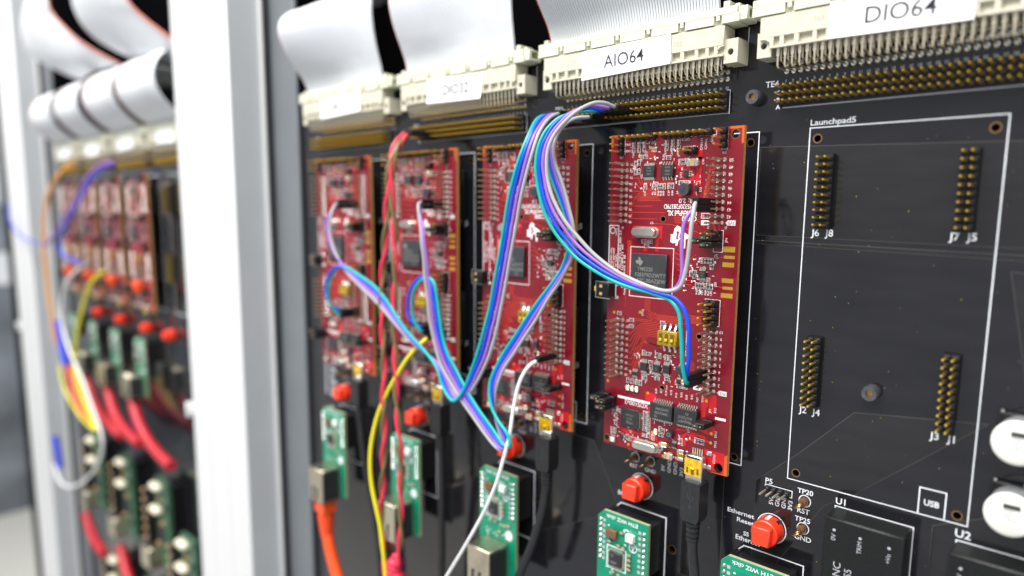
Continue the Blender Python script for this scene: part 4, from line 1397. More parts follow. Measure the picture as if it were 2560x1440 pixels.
hanging([(-76.3, -4.0, 18.5), (-76.2, -4.0, 17.0), (-75.8, -3.6, 15.7), (-72.0, -3.0, 13.3), (-69.1, -2.2, 11.8), (-66.5, -1.0, 10.5)],
        [(-83.6, -4.0, 20.0), (-86.3, -4.0, 18.4), (-89.1, -3.8, 16.8), (-90.7, -3.0, 14.6), (-84.7, -2.2, 12.2), (-79.5, -1.0, 10.5)],
        "blurred white ribbon cable with red edge hanging farther from the post, above the loops")
hanging([(-54.9, -4.0, 14.4), (-54.6, -3.6, 13.2), (-53.6, -3.0, 12.1), (-51.0, -2.2, 10.4), (-49.1, -1.5, 9.1), (-48.0, -0.5, 8.1)],
        [(-68.4, -4.0, 17.0), (-70.1, -3.6, 16.0), (-70.3, -3.0, 14.5), (-69.4, -2.2, 13.1), (-66.8, -1.5, 11.8), (-63.8, -0.5, 10.6)],
        "blurred white ribbon cable with red edge hanging just beside the white post, above the loops")

# ================================================================ screws, test loops, small header
sc = Proto("cap_screw")
b = MB()
n = 48
outer = [(.27 * (1 if i % 2 else .965) * math.cos(2 * math.pi * i / n), .27 * (1 if i % 2 else .965) * math.sin(2 * math.pi * i / n)) for i in range(n)]
b.prism(outer, -.30, 0, 'black_steel')
b.plate(circ(0, 0, .245, 36), [[(.135 * math.cos(math.pi * i / 3 + .2), .135 * math.sin(math.pi * i / 3 + .2)) for i in range(6)]], -.40, -.295, 'black_steel')
sc.add("head", b)
sc.add("socket_floor", MB().disc(0, 0, .14, -.306, 'bronze', 12))
sc.place((-2.06, 0, 1.21), "black hex socket screw between the AIO64 and DIO64 connectors", "screw", "black cap screws")
sc.place((2.73, 0, -8.92), "black hex socket screw in the empty white-outlined slot", "screw", "black cap screws")

tpp = Proto("test_point")
b = MB()
b.cyl((0, 0, 0), (0, -.26, 0), .15, .13, 20, 'brown_bead')
b.cyl((0, -.14, 0), (0, -.17, 0), .175, .175, 20, 'bronze')
tpp.add("bead", b)
loop = [(.0 + .0 * t, -.30 - .20 + .22 * math.cos(2 * math.pi * t / 20), .125 * math.sin(2 * math.pi * t / 20)) for t in range(21)]
loop = [(p[2] * 1.1, p[1] - .04, p[2] * .75) for p in loop]
tpp.add("wire_loop", MB().tube(loop, .035, 8, 'bronze', caps=False))
for x, z, l in ((.70, -13.43, "brown test loop between the prints TP20 and RST"), (.70, -14.49, "brown test loop between the prints TP25 and GND")):
    tpp.place((x, 0, z), l, "test point", "brown test loops")
TPN = {4: "under the sharp red board", 3: "under the red board with the white wire", 2: "behind the yellow wire", 1: "behind the black cable nearest the post"}
for k in (4, 3, 2, 1):
    tpp.place((CLX[k] + .9, 0, -13.64), "brown test loop " + TPN[k] + ", the one marked RST", "test point", "brown test loops")
    tpp.place((CLX[k] + 1.7, 0, -13.64), "brown test loop " + TPN[k] + ", the one marked GND", "test point", "brown test loops")

p5 = Proto("pin_header")
b = MB()
for i in range(4):
    b.box(-.72 + .254 * i - .12, -.72 + .254 * i + .12, -.25, 0, -13.45, -13.22, 'black_plastic', .04)
p5.add("plastic_base", b)
SP = pin_mesh(.80, False, 'tin', .03).mesh("pin")
for i in range(4):
    p5.add("pin", SP, (-.72 + .254 * i, 0, -13.335))
p5.place((0, 0, 0), "small four-pin header with silver pins under the print P5", "pin header")

# ================================================================ red push buttons
bt = Proto("push_button")
b = MB()
b.cyl((0, 0, 0), (0, -.10, 0), .50, .50, 40, 'black_plastic')
b.cyl((0, -.10, 0), (0, -.66, 0), .545, .52, 48, 'button_red')
b.cyl((0, -.66, 0), (0, -.70, 0), .52, .48, 48, 'button_red')
bd = bt.add("round_cap", b)
bt.add("square_key", MB().box(-.36, .36, -1.02, -.60, -.36, .36, 'button_red', .05), parent=bd)
b = MB()
b.box(-.07, .07, -.50, -.12, .50, .552, 'button_mark')
b.box(.26, .40, -.30, -.05, .34, .46, 'black_plastic')
bt.add("index_mark", b, parent=bd)
BN = {5: "round red push button beside the print Ethernet Reset", 4: "round red push button left of the black plug under the sharp board", 3: "round red push button behind the end of the wire ribbon",
      2: "round red push button beside the twisted red wires", 1: "red push button deepest in the nearer bay, half hidden by a black plug"}
for k in (5, 4, 3, 2, 1):
    bt.place((CLX[k] + 1.28, 0, -14.88), BN[k], "push button", "red push buttons")
FB = {5: "beside the white post", 4: "second from the white post", 3: "third from the white post", 2: "fourth from the white post"}
for k in (5, 4, 3, 2):
    bt.place((CLX[k] + OFF + 1.28, 0, -14.88), "blurred red push button in the far bay, " + FB[k], "push button", "far red push buttons")

# ================================================================ green network boards
nb = Proto("network_board")
G = -1.25
b = MB()
b.plate([(.18, -15.90), (2.52, -15.90), (2.52, -21.62), (-.12, -21.62), (-.12, -16.19)], [], G, G + .16, 'green_mask', 'fr4_green')
gb = nb.add("circuit_board", b)
t = MB()
YG = G - .005
t.text("ETH WIZ click", 1.17, -16.10, YG, .24, 'silk', R180, 'CENTER', .012, xs=1.12)
for i in range(8):
    for x, tx_ in ((.02, .22), (2.30, 2.10)):
        t.flat(rect(tx_ - .07, -16.42 - .252 * i, tx_ + .07, -16.28 - .252 * i), YG, 'silk_dim')
t.ring(1.77, -17.15, .175, .215, YG, 28, 'silk'); t.flat(rect(1.74, -17.33, 1.80, -17.12), YG, 'silk'); t.ring(1.72, -17.10, .03, .06, YG, 10, 'silk'); t.ring(1.83, -17.10, .03, .06, YG, 10, 'silk')
t.line([(.42, -17.42), (1.42, -17.42), (1.42, -18.42), (.52, -18.42), (.42, -18.32)], .05, YG, 'silk', True)
t.prism([(2.05 + .24 * math.cos(a_ * math.pi / 10), -19.1 + .26 * math.sin(a_ * math.pi / 10)) for a_ in range(20)], YG - .01, YG, 'silk')
for pts in ([(.35, -16.3), (1.7, -16.3), (1.95, -16.45), (1.95, -17.6)], [(.35, -16.36), (1.68, -16.36), (1.9, -16.5), (1.9, -16.8)], [(.3, -18.6), (.9, -18.6), (1.3, -18.9), (2.3, -18.9)]):
    t.line(pts, .03, YG + .002, 'green_trace')
for i in range(30):
    x, z = random.uniform(.35, 2.0), random.choice([-16.55, -17.2, -18.55, -18.75, -19.2, -19.4]) + random.uniform(-.08, .08)
    t.flat(rect(x, z, x + .09, z + .07), YG, 'silk')
nb.add("silkscreen_print", t, parent=gb, kind="stuff")
PJ = MB().cyl((0, 0, 0), (0, -.05, 0), .085, .05, 12, 'solder').mesh("solder_joint")
for i in range(8):
    for x in (.02, 2.30):
        nb.add("solder_joint", PJ, (x, G, -16.35 - .252 * i))
def gchip(x0, z0, x1, z1, h_, m, legs=False, name="chip"):
    q = MB().box(x0, x1, G - h_, G - .01, z1, z0, m, .02)
    if legs:
        for i in range(12):
            f_ = (i + .5) / 12
            for s_ in (0, 1):
                q.box(x0 + (x1 - x0) * f_ - .016, x0 + (x1 - x0) * f_ + .016, G - .05, G - .004, (z0 + .1) if s_ else (z1 - .1), z0 if s_ else z1, 'tin')
                q.box((x0 - .1) if s_ else x1, x0 if s_ else (x1 + .1), G - .05, G - .004, z1 + (z0 - z1) * f_ - .016, z1 + (z0 - z1) * f_ + .016, 'tin')
    return nb.add(name, q)


ci = gchip(.60, -17.60, 1.26, -18.24, .14, 'chip', True, "ethernet_chip")
q = MB(); q.ring(.78, -17.75, .05, .07, G - .143, 14, 'chip_print'); q.flat(rect(.72, -18.05, 1.05, -18.02), G - .143, 'chip_print'); q.flat(rect(.72, -18.12, .98, -18.09), G - .143, 'chip_print')
nb.add("chip_marking", q, parent=ci)
gchip(.42, -16.62, .98, -16.98, .18, 'brown_bead')
gchip(1.50, -16.52, 1.90, -16.85, .24, 'white_part', name="crystal")
for x, z in ((1.62, -17.50), (1.62, -17.72), (1.62, -17.95), (1.62, -18.15), (1.30, -17.3), (1.05, -17.25), (.55, -17.2), (1.2, -16.62), (.8, -18.55), (1.1, -18.6), (1.4, -19.05), (2.05, -18.55), (1.75, -18.62)):
    q = MB().box(x - .10, x + .10, G - .08, G - .004, z - .05, z + .05, 'solder'); q.box(x - .05, x + .05, G - .085, G - .004, z - .05, z + .05, 'tan_ceramic')
    nb.add("capacitor", q)
for z0, z1 in ((-16.15, -18.35),):
    for x in (.02, 2.30):
        q = MB().box(x - .127, x + .127, -1.09, 0, z1, z0, 'black_plastic', .02)
        nb.add("header_socket", q)
q = MB().box(.14, 2.17, -1.05, -.02, -18.3, -16.2, 'black_plastic')
nb.add("socket_frame", q)
# jack
q = MB()
q.box(.45, 2.03, -2.62, G - .02, -21.72, -19.52, 'steel_warm', .03)
jk = nb.add("network_jack", q)
q = MB()
for x in (.85, 1.35):
    q.box(x - .05, x + .05, -2.66, -2.60, -21.6, -20.75, 'chip'); q.box(x - .02, x + .12, -2.65, -2.61, -20.85, -20.75, 'chip')
q.box(.60, 1.88, -2.3, -1.5, -21.75, -21.70, 'chip')
nb.add("spring_slots", q, parent=jk)
q = MB().box(2.035, 2.042, -2.5, -1.4, -21.6, -19.7, 'chip')  # dark sheet over the jack's side, a shadow painted as colour
nb.add("side_shadow_sheet", q, parent=jk)
GN = {5: "green network board corner under the red button marked Ethernet Reset", 4: "sharpest green network board printed ETH WIZ click, below the round red button", 3: "green network board crossed by the white wire",
      2: "blurred green network board behind the yellow and twisted red wires", 1: "green network board with the orange cable plugged in"}
for k in (5, 4, 3, 2, 1):
    nb.place((CLX[k], 0, 0), GN[k], "circuit board", "green network boards")
FG = {4: "nearest the white post, red cable below", 3: "second in from the white post", 2: "third in from the white post", 1: "deepest in the bay"}
for k in (4, 3, 2, 1):
    nb.place((CLX[k] + OFF, 0, 0), "blurred green network board in the far bay, " + FG[k], "circuit board", "far green network boards")

# ================================================================ power bricks and round capacitors
def brick(x0, name_print, label):
    p = Proto("power_converter")
    b = MB().box(0, 2.56, -1.08, 0, -5.1, 0, 'converter', .06)
    i = p.add("case", b)
    t = MB()
    yy = -1.084
    for x, z in ((.36, -.42), (1.22, -.45), (2.13, -.48)):
        t.disc(x, z, .05, yy, 'silk_dim', 14)
    p.add("pin_mark", t, parent=i)
    t = MB()
    for s_, x, z, size in name_print:
        t.text(s_, x, z, yy, size, 'silk_dim', math.pi / 2, 'LEFT', .0)
    p.add("lettering", t, parent=i)
    p.place((x0, 0, -13.27), label, "power converter", "black power converters")


brick(1.80, (("0V", .36, -.80, .22), ("TRIM", 1.22, -1.00, .20), ("+Vo", 2.13, -1.02, .20), ("INC", .55, -2.15, .36), ("1-S5", .92, -2.25, .34), ("0mA", 1.45, -2.35, .26)), "black power brick marked TRIM under the print U1")
brick(5.62, (("0V", .36, -.85, .22),), "black power brick under the print U2 at the picture's lower edge")

cp = Proto("round_capacitor")
b = MB()
b.box(-.66, .66, -.22, 0, -.55, .66, 'black_plastic', .06)
b.box(-.58, -.50, -.18, -.0, .64, .72, 'solder'); b.box(.2, .34, -.18, -.0, .64, .72, 'solder')
cp.add("base", b)
b = MB()
b.cyl((0, -.22, 0), (0, -1.02, 0), .62, .62, 48, 'alu')
cn = cp.add("can", b)
b = MB()
b.cyl((0, -1.02, 0), (0, -1.07, 0), .655, .655, 48, 'cap_top'); b.cyl((0, -1.07, 0), (0, -1.10, 0), .655, .60, 48, 'cap_top')
tp_ = cp.add("top", b)
b = MB()
b.flat(rect(-.17, .17, .27, .33), -1.104, 'cap_print')
for i, (a, c) in enumerate(((-.16, .12), (-.12, .2), (-.16, .05), (-.05, .22))):
    b.flat(rect(a, .10 - i * .09, c, .145 - i * .09), -1.104, 'silk_dim')
cp.add("printed_mark", b, parent=cn)
cp.place((7.05, 0, -9.45), "round white-topped capacitor, upper one at the picture's edge", "capacitor", "round capacitors")
cp.place((7.05, 0, -11.62), "round white-topped capacitor beside the USB print, lower of the two", "capacitor", "round capacitors")

# ================================================================ far bay, lower row
lb = Proto("interface_board")
b = MB().plate(rect(0, -9.0, 3.2, 0), [], -1.4, -1.0, 'green_dull', 'green_dull')
li_ = lb.add("circuit_board", b)
for z, x in ((-.4, .5), (-2.9, .1)):
    lb.add("terminal_block", MB().box(x, x + 1.9, -2.2, -1.4, z - .45, z + .2, 'led', .2))
for i in range(6):
    lb.add("terminal_pin", MB().cyl((-.9, -1.0, -1.4 - i * 1.0), (-.9, -2.3, -1.4 - i * 1.0), .22, .22, 10, 'tan_ceramic'))
for i, (x, z) in enumerate(((.3, -3.9), (1.6, -4.1), (2.5, -2.2), (.4, -6.6), (2.5, -6.9), (1.2, -1.7))):
    lb.add("chip", MB().box(x, x + .5, -1.65, -1.4, z - .4, z, 'tan_ceramic' if i % 2 else 'chip', .04))
lb.add("network_jack", MB().box(-1.2, 1.0, -2.7, -1.4, -9.2, -7.0, 'steel_warm', .05))
lb.add("chip", MB().box(.6, 2.2, -1.6, -1.4, -6.4, -4.8, 'chip', .05))
lb.add("edge_connector", MB().box(-.6, -.1, -2.2, -.2, -8.0, -1.0, 'black_plastic', .05))
lb.add("mounting_block", MB().box(.2, 3.0, -1.0, 0, -8.5, -.5, 'black_plastic', .05))
for (x, z, l) in ((-63.6, -29.6, "nearest the white post"), (-74.0, -29.8, "second in from the post"), (-84.5, -29.8, "third in from the post, behind the white wire")):
    lb.place((x, 0, z), "blurred lower green board with white blocks, " + l, "circuit board", "lower boards of the far bay")
for (x, z, l) in ((-57.5, -33.5, "tucked behind the white post"), (-69.0, -42.5, "beside the bottom red cable"), (-79.5, -43.0, "lowest and farther in")):
    lb.place((x, 0, z), "blurred green board low in the far bay, " + l, "circuit board", "lower boards of the far bay")
WIRES = {
 'ribA_teal': [(-11.18,-1.7,1.17),(-10.99,-2.3,0.87),(-10.79,-2.9,0.3),(-10.9,-3.3,-0.74),(-11.24,-3.4,-1.6),(-11.49,-3.4,-2.58),(-11.71,-3.4,-3.65),(-12.0,-3.4,-4.72),(-12.34,-3.4,-6.31),(-12.59,-3.4,-7.13),(-12.93,-3.4,-8.2),(-13.39,-3.4,-9.41),(-13.88,-3.4,-10.56),(-14.45,-3.4,-11.39),(-14.65,-3.5,-11.8),(-15.0,-3.55,-12.11),(-15.53,-3.5,-11.86),(-15.95,-3.45,-11.29),(-16.25,-3.4,-10.68),(-16.58,-3.4,-10.29),(-17.9,-3.4,-9.59),(-18.78,-3.4,-9.13),(-19.45,-3.4,-8.57),(-20.09,-3.4,-7.95),(-20.68,-3.4,-7.48),(-21.46,-3.4,-7.01),(-22.49,-3.4,-6.62),(-23.45,-3.4,-6.38),(-24.36,-3.4,-6.04),(-25.06,-3.4,-6.15),(-25.72,-3.4,-6.64),(-26.23,-3.4,-7.3),(-26.44,-3.3,-7.98),(-26.42,-3.1,-8.58),(-26.17,-2.8,-9.05)],
 'ribA_blue': [(-10.89,-1.7,1.18),(-10.75,-2.3,0.88),(-10.61,-2.9,0.29),(-10.67,-3.3,-0.71),(-10.98,-3.4,-1.57),(-11.25,-3.4,-2.58),(-11.45,-3.4,-3.61),(-11.75,-3.4,-4.71),(-12.1,-3.4,-6.29),(-12.34,-3.4,-7.11),(-12.67,-3.4,-8.21),(-13.09,-3.4,-9.4),(-13.67,-3.4,-10.54),(-14.3,-3.35,-11.4),(-14.58,-3.4,-11.78),(-15.0,-3.43,-12.05),(-15.48,-3.4,-11.8),(-15.89,-3.37,-11.25),(-16.18,-3.35,-10.63),(-16.54,-3.35,-10.31),(-17.82,-3.37,-9.72),(-18.72,-3.38,-9.28),(-19.42,-3.4,-8.72),(-20.14,-3.4,-8.12),(-20.8,-3.4,-7.64),(-21.61,-3.4,-7.19),(-22.68,-3.4,-6.76),(-23.67,-3.4,-6.44),(-24.52,-3.45,-6.04),(-25.27,-3.5,-6.18),(-26.02,-3.5,-6.77),(-26.5,-3.45,-7.48),(-26.62,-3.3,-8.11),(-26.42,-3.05,-8.58),(-26.03,-2.8,-8.94)],
 'ribA_purple': [(-10.61,-1.7,1.18),(-10.5,-2.3,0.9),(-10.44,-2.9,0.27),(-10.44,-3.3,-0.68),(-10.72,-3.4,-1.54),(-11.0,-3.4,-2.58),(-11.2,-3.4,-3.57),(-11.52,-3.4,-4.7),(-11.87,-3.4,-6.27),(-12.1,-3.4,-7.09),(-12.41,-3.4,-8.21),(-12.8,-3.4,-9.4),(-13.46,-3.4,-10.51),(-14.15,-3.3,-11.4),(-14.52,-3.3,-11.76),(-15.0,-3.32,-11.98),(-15.43,-3.3,-11.74),(-15.83,-3.28,-11.2),(-16.1,-3.3,-10.59),(-16.5,-3.3,-10.33),(-17.73,-3.33,-9.85),(-18.66,-3.37,-9.42),(-19.39,-3.4,-8.88),(-20.19,-3.4,-8.29),(-20.93,-3.4,-7.81),(-21.77,-3.4,-7.37),(-22.86,-3.4,-6.91),(-23.88,-3.4,-6.51),(-24.84,-3.4,-5.91),(-25.48,-3.4,-5.38),(-25.87,-3.4,-4.79),(-26.09,-3.4,-4.23),(-26.37,-3.3,-3.74),(-26.38,-3.1,-3.21),(-25.89,-2.8,-2.84)],
 'ribA_grey': [(-10.33,-1.7,1.19),(-10.26,-2.3,0.91),(-10.26,-2.9,0.26),(-10.21,-3.3,-0.65),(-10.47,-3.4,-1.52),(-10.76,-3.4,-2.58),(-10.96,-3.4,-3.53),(-11.28,-3.4,-4.69),(-11.64,-3.4,-6.25),(-11.85,-3.4,-7.06),(-12.15,-3.4,-8.22),(-12.51,-3.4,-9.39),(-13.25,-3.4,-10.49),(-14.0,-3.25,-11.41),(-14.45,-3.2,-11.74),(-15.0,-3.2,-11.92),(-15.38,-3.2,-11.68),(-15.77,-3.2,-11.15),(-16.03,-3.25,-10.55),(-16.46,-3.25,-10.35),(-17.65,-3.3,-9.98),(-18.59,-3.35,-9.57),(-19.36,-3.4,-9.04),(-20.25,-3.4,-8.47),(-21.05,-3.4,-7.98),(-21.92,-3.4,-7.55),(-23.05,-3.4,-7.05),(-24.1,-3.4,-6.58),(-24.72,-3.4,-6.01),(-25.27,-3.4,-5.48),(-25.62,-3.4,-4.89),(-25.8,-3.4,-4.26),(-25.94,-3.3,-3.66),(-25.94,-3.1,-3.03),(-25.83,-2.8,-2.64)],
 'ribB_teal': [(-8.2,-1.7,1.08),(-8.52,-2.0,1.08),(-8.65,-2.4,0.99),(-8.77,-2.8,0.87),(-8.98,-3.0,0.77),(-9.18,-3.3,0.49),(-9.4,-3.5,0.1),(-9.55,-3.7,-0.51),(-9.53,-3.8,-1.14),(-9.48,-3.8,-1.74),(-9.29,-3.8,-2.52),(-9.0,-3.8,-3.11),(-8.6,-3.7,-3.79),(-8.17,-3.6,-4.29),(-7.67,-3.5,-4.75),(-7.05,-3.4,-5.12),(-6.38,-3.3,-5.42),(-5.74,-3.2,-5.66),(-5.12,-3.1,-5.8),(-4.44,-3.1,-5.93),(-3.88,-3.1,-5.97),(-3.51,-3.1,-6.04),(-3.23,-3.1,-6.26),(-3.07,-3.1,-6.58),(-2.96,-3.1,-6.98),(-2.94,-3.1,-7.52),(-2.91,-3.1,-8.07),(-2.9,-3.0,-8.52),(-2.86,-2.85,-8.85),(-2.83,-2.6,-9.08)],
 'ribB_blue': [(-7.9,-1.7,1.1),(-8.17,-2.0,1.16),(-8.29,-2.43,1.09),(-8.45,-2.8,0.96),(-8.66,-3.03,0.8),(-8.89,-3.3,0.52),(-9.23,-3.5,0.06),(-9.36,-3.7,-0.52),(-9.34,-3.8,-1.12),(-9.28,-3.8,-1.73),(-9.07,-3.8,-2.49),(-8.74,-3.8,-3.09),(-8.36,-3.7,-3.7),(-7.93,-3.6,-4.19),(-7.46,-3.5,-4.62),(-6.96,-3.4,-4.94),(-6.34,-3.3,-5.27),(-5.71,-3.2,-5.54),(-5.1,-3.1,-5.71),(-4.42,-3.1,-5.85),(-3.75,-3.15,-5.9),(-3.35,-3.15,-5.94),(-3.02,-3.1,-6.16),(-2.79,-3.1,-6.51),(-2.67,-3.1,-6.95),(-2.61,-3.1,-7.62),(-2.66,-3.05,-8.18),(-2.77,-2.85,-8.55),(-2.82,-2.6,-8.85)],
 'ribB_purple': [(-7.61,-1.7,1.12),(-7.83,-2.0,1.24),(-7.93,-2.47,1.2),(-8.13,-2.8,1.04),(-8.34,-3.07,0.83),(-8.61,-3.3,0.55),(-9.07,-3.5,0.03),(-9.17,-3.7,-0.53),(-9.16,-3.8,-1.1),(-9.09,-3.8,-1.73),(-8.86,-3.8,-2.46),(-8.49,-3.8,-3.06),(-8.12,-3.7,-3.61),(-7.68,-3.6,-4.08),(-7.24,-3.5,-4.5),(-6.87,-3.4,-4.76),(-6.3,-3.3,-5.11),(-5.69,-3.2,-5.42),(-5.07,-3.1,-5.61),(-4.4,-3.1,-5.77),(-3.89,-3.1,-5.83),(-3.42,-3.1,-5.82),(-3.11,-3.1,-5.56),(-3.02,-3.1,-5.2),(-3.04,-3.1,-4.71),(-3.1,-3.1,-4.11),(-3.17,-3.05,-3.62),(-3.15,-2.9,-3.24),(-3.02,-2.6,-2.91)],
 'ribB_grey': [(-7.32,-1.7,1.13),(-7.49,-2.0,1.32),(-7.58,-2.5,1.3),(-7.82,-2.8,1.13),(-8.03,-3.1,0.85),(-8.34,-3.3,0.58),(-8.9,-3.5,0.0),(-8.99,-3.7,-0.53),(-8.97,-3.8,-1.08),(-8.9,-3.8,-1.72),(-8.65,-3.8,-2.44),(-8.24,-3.8,-3.03),(-7.88,-3.7,-3.52),(-7.44,-3.6,-3.97),(-7.04,-3.5,-4.37),(-6.77,-3.4,-4.58),(-6.26,-3.3,-4.96),(-5.66,-3.2,-5.3),(-5.04,-3.1,-5.52),(-4.38,-3.1,-5.69),(-3.86,-3.15,-5.78),(-3.35,-3.15,-5.79),(-3.03,-3.15,-5.64),(-2.88,-3.15,-5.29),(-2.82,-3.15,-4.69),(-2.77,-3.1,-3.93),(-2.75,-3.05,-3.4),(-2.76,-2.9,-2.96),(-2.82,-2.6,-2.65)],
 'ribC_teal': [(-8.97,-1.7,0.85),(-9.3,-2.0,0.77),(-9.5,-2.4,0.55),(-9.62,-2.8,0.07),(-9.64,-3.0,-0.51),(-9.61,-3.0,-1.08),(-9.38,-3.0,-1.7),(-9.08,-3.0,-2.27),(-8.72,-3.0,-2.92),(-8.43,-3.0,-3.48),(-8.3,-3.0,-3.96),(-8.39,-3.0,-4.62),(-8.55,-3.0,-5.02),(-8.84,-3.0,-5.48),(-9.2,-3.0,-5.93),(-9.78,-3.0,-6.42),(-10.63,-3.0,-7.48),(-11.27,-3.1,-8.36),(-11.87,-3.2,-9.22),(-12.32,-3.3,-9.91),(-12.58,-3.4,-10.56),(-12.55,-3.5,-11.12),(-12.34,-3.6,-11.76),(-11.81,-3.7,-12.2),(-11.18,-3.7,-12.63),(-10.85,-3.7,-13.01),(-11.07,-3.6,-13.38),(-11.5,-3.5,-13.4),(-11.97,-3.4,-13.2),(-12.49,-3.3,-12.91),(-13.33,-3.3,-12.25),(-14.02,-3.3,-11.64),(-14.56,-3.3,-11.14),(-14.96,-3.3,-10.54),(-15.7,-3.3,-9.85),(-16.11,-3.3,-9.03),(-16.25,-3.3,-8.22),(-16.42,-3.3,-7.26),(-16.56,-3.3,-6.46),(-16.96,-3.25,-6.16),(-17.75,-3.2,-6.29),(-18.34,-3.2,-6.78),(-18.75,-3.1,-7.49),(-18.84,-3.0,-8.35),(-18.61,-2.9,-8.86),(-18.32,-2.7,-9.2)],
 'ribC_blue': [(-8.84,-1.7,0.86),(-9.19,-2.0,0.8),(-9.39,-2.4,0.59),(-9.51,-2.8,0.12),(-9.55,-3.0,-0.49),(-9.48,-3.0,-1.09),(-9.2,-3.0,-1.7),(-8.93,-3.0,-2.27),(-8.61,-3.0,-2.92),(-8.35,-3.0,-3.48),(-8.23,-3.0,-3.96),(-8.3,-3.0,-4.6),(-8.46,-3.0,-5.01),(-8.75,-3.0,-5.47),(-9.11,-3.0,-5.94),(-9.64,-3.0,-6.45),(-10.48,-3.0,-7.52),(-11.1,-3.1,-8.39),(-11.67,-3.2,-9.21),(-12.13,-3.3,-9.9),(-12.44,-3.37,-10.55),(-12.5,-3.43,-11.14),(-12.38,-3.5,-11.79),(-11.95,-3.57,-12.32),(-11.44,-3.57,-12.78),(-11.12,-3.57,-13.17),(-11.27,-3.53,-13.51),(-11.74,-3.43,-13.51),(-12.17,-3.37,-13.3),(-12.66,-3.3,-13.01),(-13.53,-3.3,-12.36),(-14.23,-3.3,-11.73),(-14.77,-3.3,-11.23),(-15.22,-3.3,-10.67),(-15.92,-3.3,-9.98),(-16.33,-3.3,-9.1),(-16.5,-3.3,-8.2),(-16.67,-3.3,-7.23),(-16.83,-3.3,-6.41),(-17.49,-3.15,-6.14),(-18.27,-3.15,-6.33),(-18.87,-3.15,-7.01),(-19.16,-3.1,-7.82),(-19.21,-3.0,-8.4),(-18.88,-2.9,-8.79),(-18.25,-2.7,-8.88)],
 'ribC_purple': [(-8.72,-1.7,0.88),(-9.09,-2.0,0.82),(-9.28,-2.4,0.62),(-9.41,-2.8,0.16),(-9.45,-3.0,-0.47),(-9.35,-3.0,-1.09),(-9.03,-3.0,-1.71),(-8.78,-3.0,-2.27),(-8.5,-3.0,-2.92),(-8.27,-3.0,-3.48),(-8.16,-3.0,-3.95),(-8.22,-3.0,-4.58),(-8.38,-3.0,-5.01),(-8.67,-3.0,-5.47),(-9.01,-3.0,-5.94),(-9.51,-3.0,-6.47),(-10.33,-3.0,-7.55),(-10.93,-3.1,-8.42),(-11.48,-3.2,-9.2),(-11.95,-3.3,-9.89),(-12.3,-3.33,-10.53),(-12.45,-3.37,-11.17),(-12.43,-3.4,-11.82),(-12.09,-3.43,-12.43),(-11.7,-3.43,-12.93),(-11.4,-3.43,-13.33),(-11.47,-3.47,-13.63),(-11.98,-3.37,-13.62),(-12.38,-3.33,-13.41),(-12.83,-3.3,-13.11),(-13.74,-3.3,-12.46),(-14.44,-3.3,-11.82),(-14.99,-3.3,-11.33),(-15.48,-3.3,-10.8),(-16.14,-3.3,-10.1),(-16.56,-3.3,-9.16),(-16.76,-3.3,-8.17),(-16.93,-3.3,-7.19),(-17.09,-3.3,-6.37),(-17.16,-3.3,-5.39),(-17.31,-3.3,-4.71),(-17.61,-3.2,-3.89),(-18.02,-3.0,-3.21),(-18.08,-2.75,-2.86)],
 'ribC_grey': [(-8.59,-1.7,0.9),(-8.98,-2.0,0.84),(-9.17,-2.4,0.65),(-9.31,-2.8,0.21),(-9.36,-3.0,-0.46),(-9.22,-3.0,-1.1),(-8.86,-3.0,-1.71),(-8.63,-3.0,-2.27),(-8.39,-3.0,-2.92),(-8.18,-3.0,-3.48),(-8.09,-3.0,-3.95),(-8.13,-3.0,-4.56),(-8.29,-3.0,-5.0),(-8.58,-3.0,-5.46),(-8.92,-3.0,-5.95),(-9.37,-3.0,-6.5),(-10.18,-3.0,-7.59),(-10.76,-3.1,-8.45),(-11.29,-3.2,-9.19),(-11.76,-3.3,-9.87),(-12.17,-3.3,-10.51),(-12.4,-3.3,-11.2),(-12.47,-3.3,-11.85),(-12.23,-3.3,-12.55),(-11.97,-3.3,-13.09),(-11.68,-3.3,-13.49),(-11.68,-3.4,-13.76),(-12.22,-3.3,-13.74),(-12.6,-3.3,-13.52),(-13.0,-3.3,-13.21),(-13.94,-3.3,-12.57),(-14.65,-3.3,-11.91),(-15.2,-3.3,-11.43),(-15.74,-3.3,-10.93),(-16.37,-3.3,-10.23),(-16.78,-3.3,-9.23),(-17.02,-3.3,-8.15),(-17.19,-3.3,-7.15),(-17.36,-3.3,-6.32),(-17.44,-3.3,-5.4),(-17.56,-3.3,-4.67),(-17.8,-3.2,-3.86),(-18.17,-3.05,-3.14),(-18.23,-2.95,-2.74),(-18.11,-2.75,-2.58)],
 'white': [(-10.33,-2.6,-9.4),(-10.6,-2.8,-9.55),(-10.89,-3.0,-9.91),(-11.08,-3.1,-10.39),(-11.15,-3.2,-11.07),(-11.16,-3.3,-11.79),(-11.13,-3.5,-12.65),(-11.27,-3.7,-13.86),(-11.62,-3.8,-15.0),(-12.21,-3.9,-16.38),(-13.13,-4.0,-18.04),(-14.43,-4.0,-19.99),(-15.99,-4.0,-22.15)],
 'yellow': [(-18.03,-2.75,-9.42),(-18.37,-3.0,-9.79),(-18.95,-3.2,-10.43),(-19.7,-3.3,-11.38),(-20.4,-3.4,-12.35),(-20.94,-3.6,-13.4),(-21.32,-3.8,-14.54),(-21.4,-4.0,-15.75),(-21.52,-4.0,-16.79),(-21.33,-4.0,-17.88),(-20.91,-4.0,-18.89),(-20.5,-4.0,-20.02),(-20.24,-4.0,-21.08),(-20.11,-4.0,-22.64),(-20.11,-4.0,-23.8)],
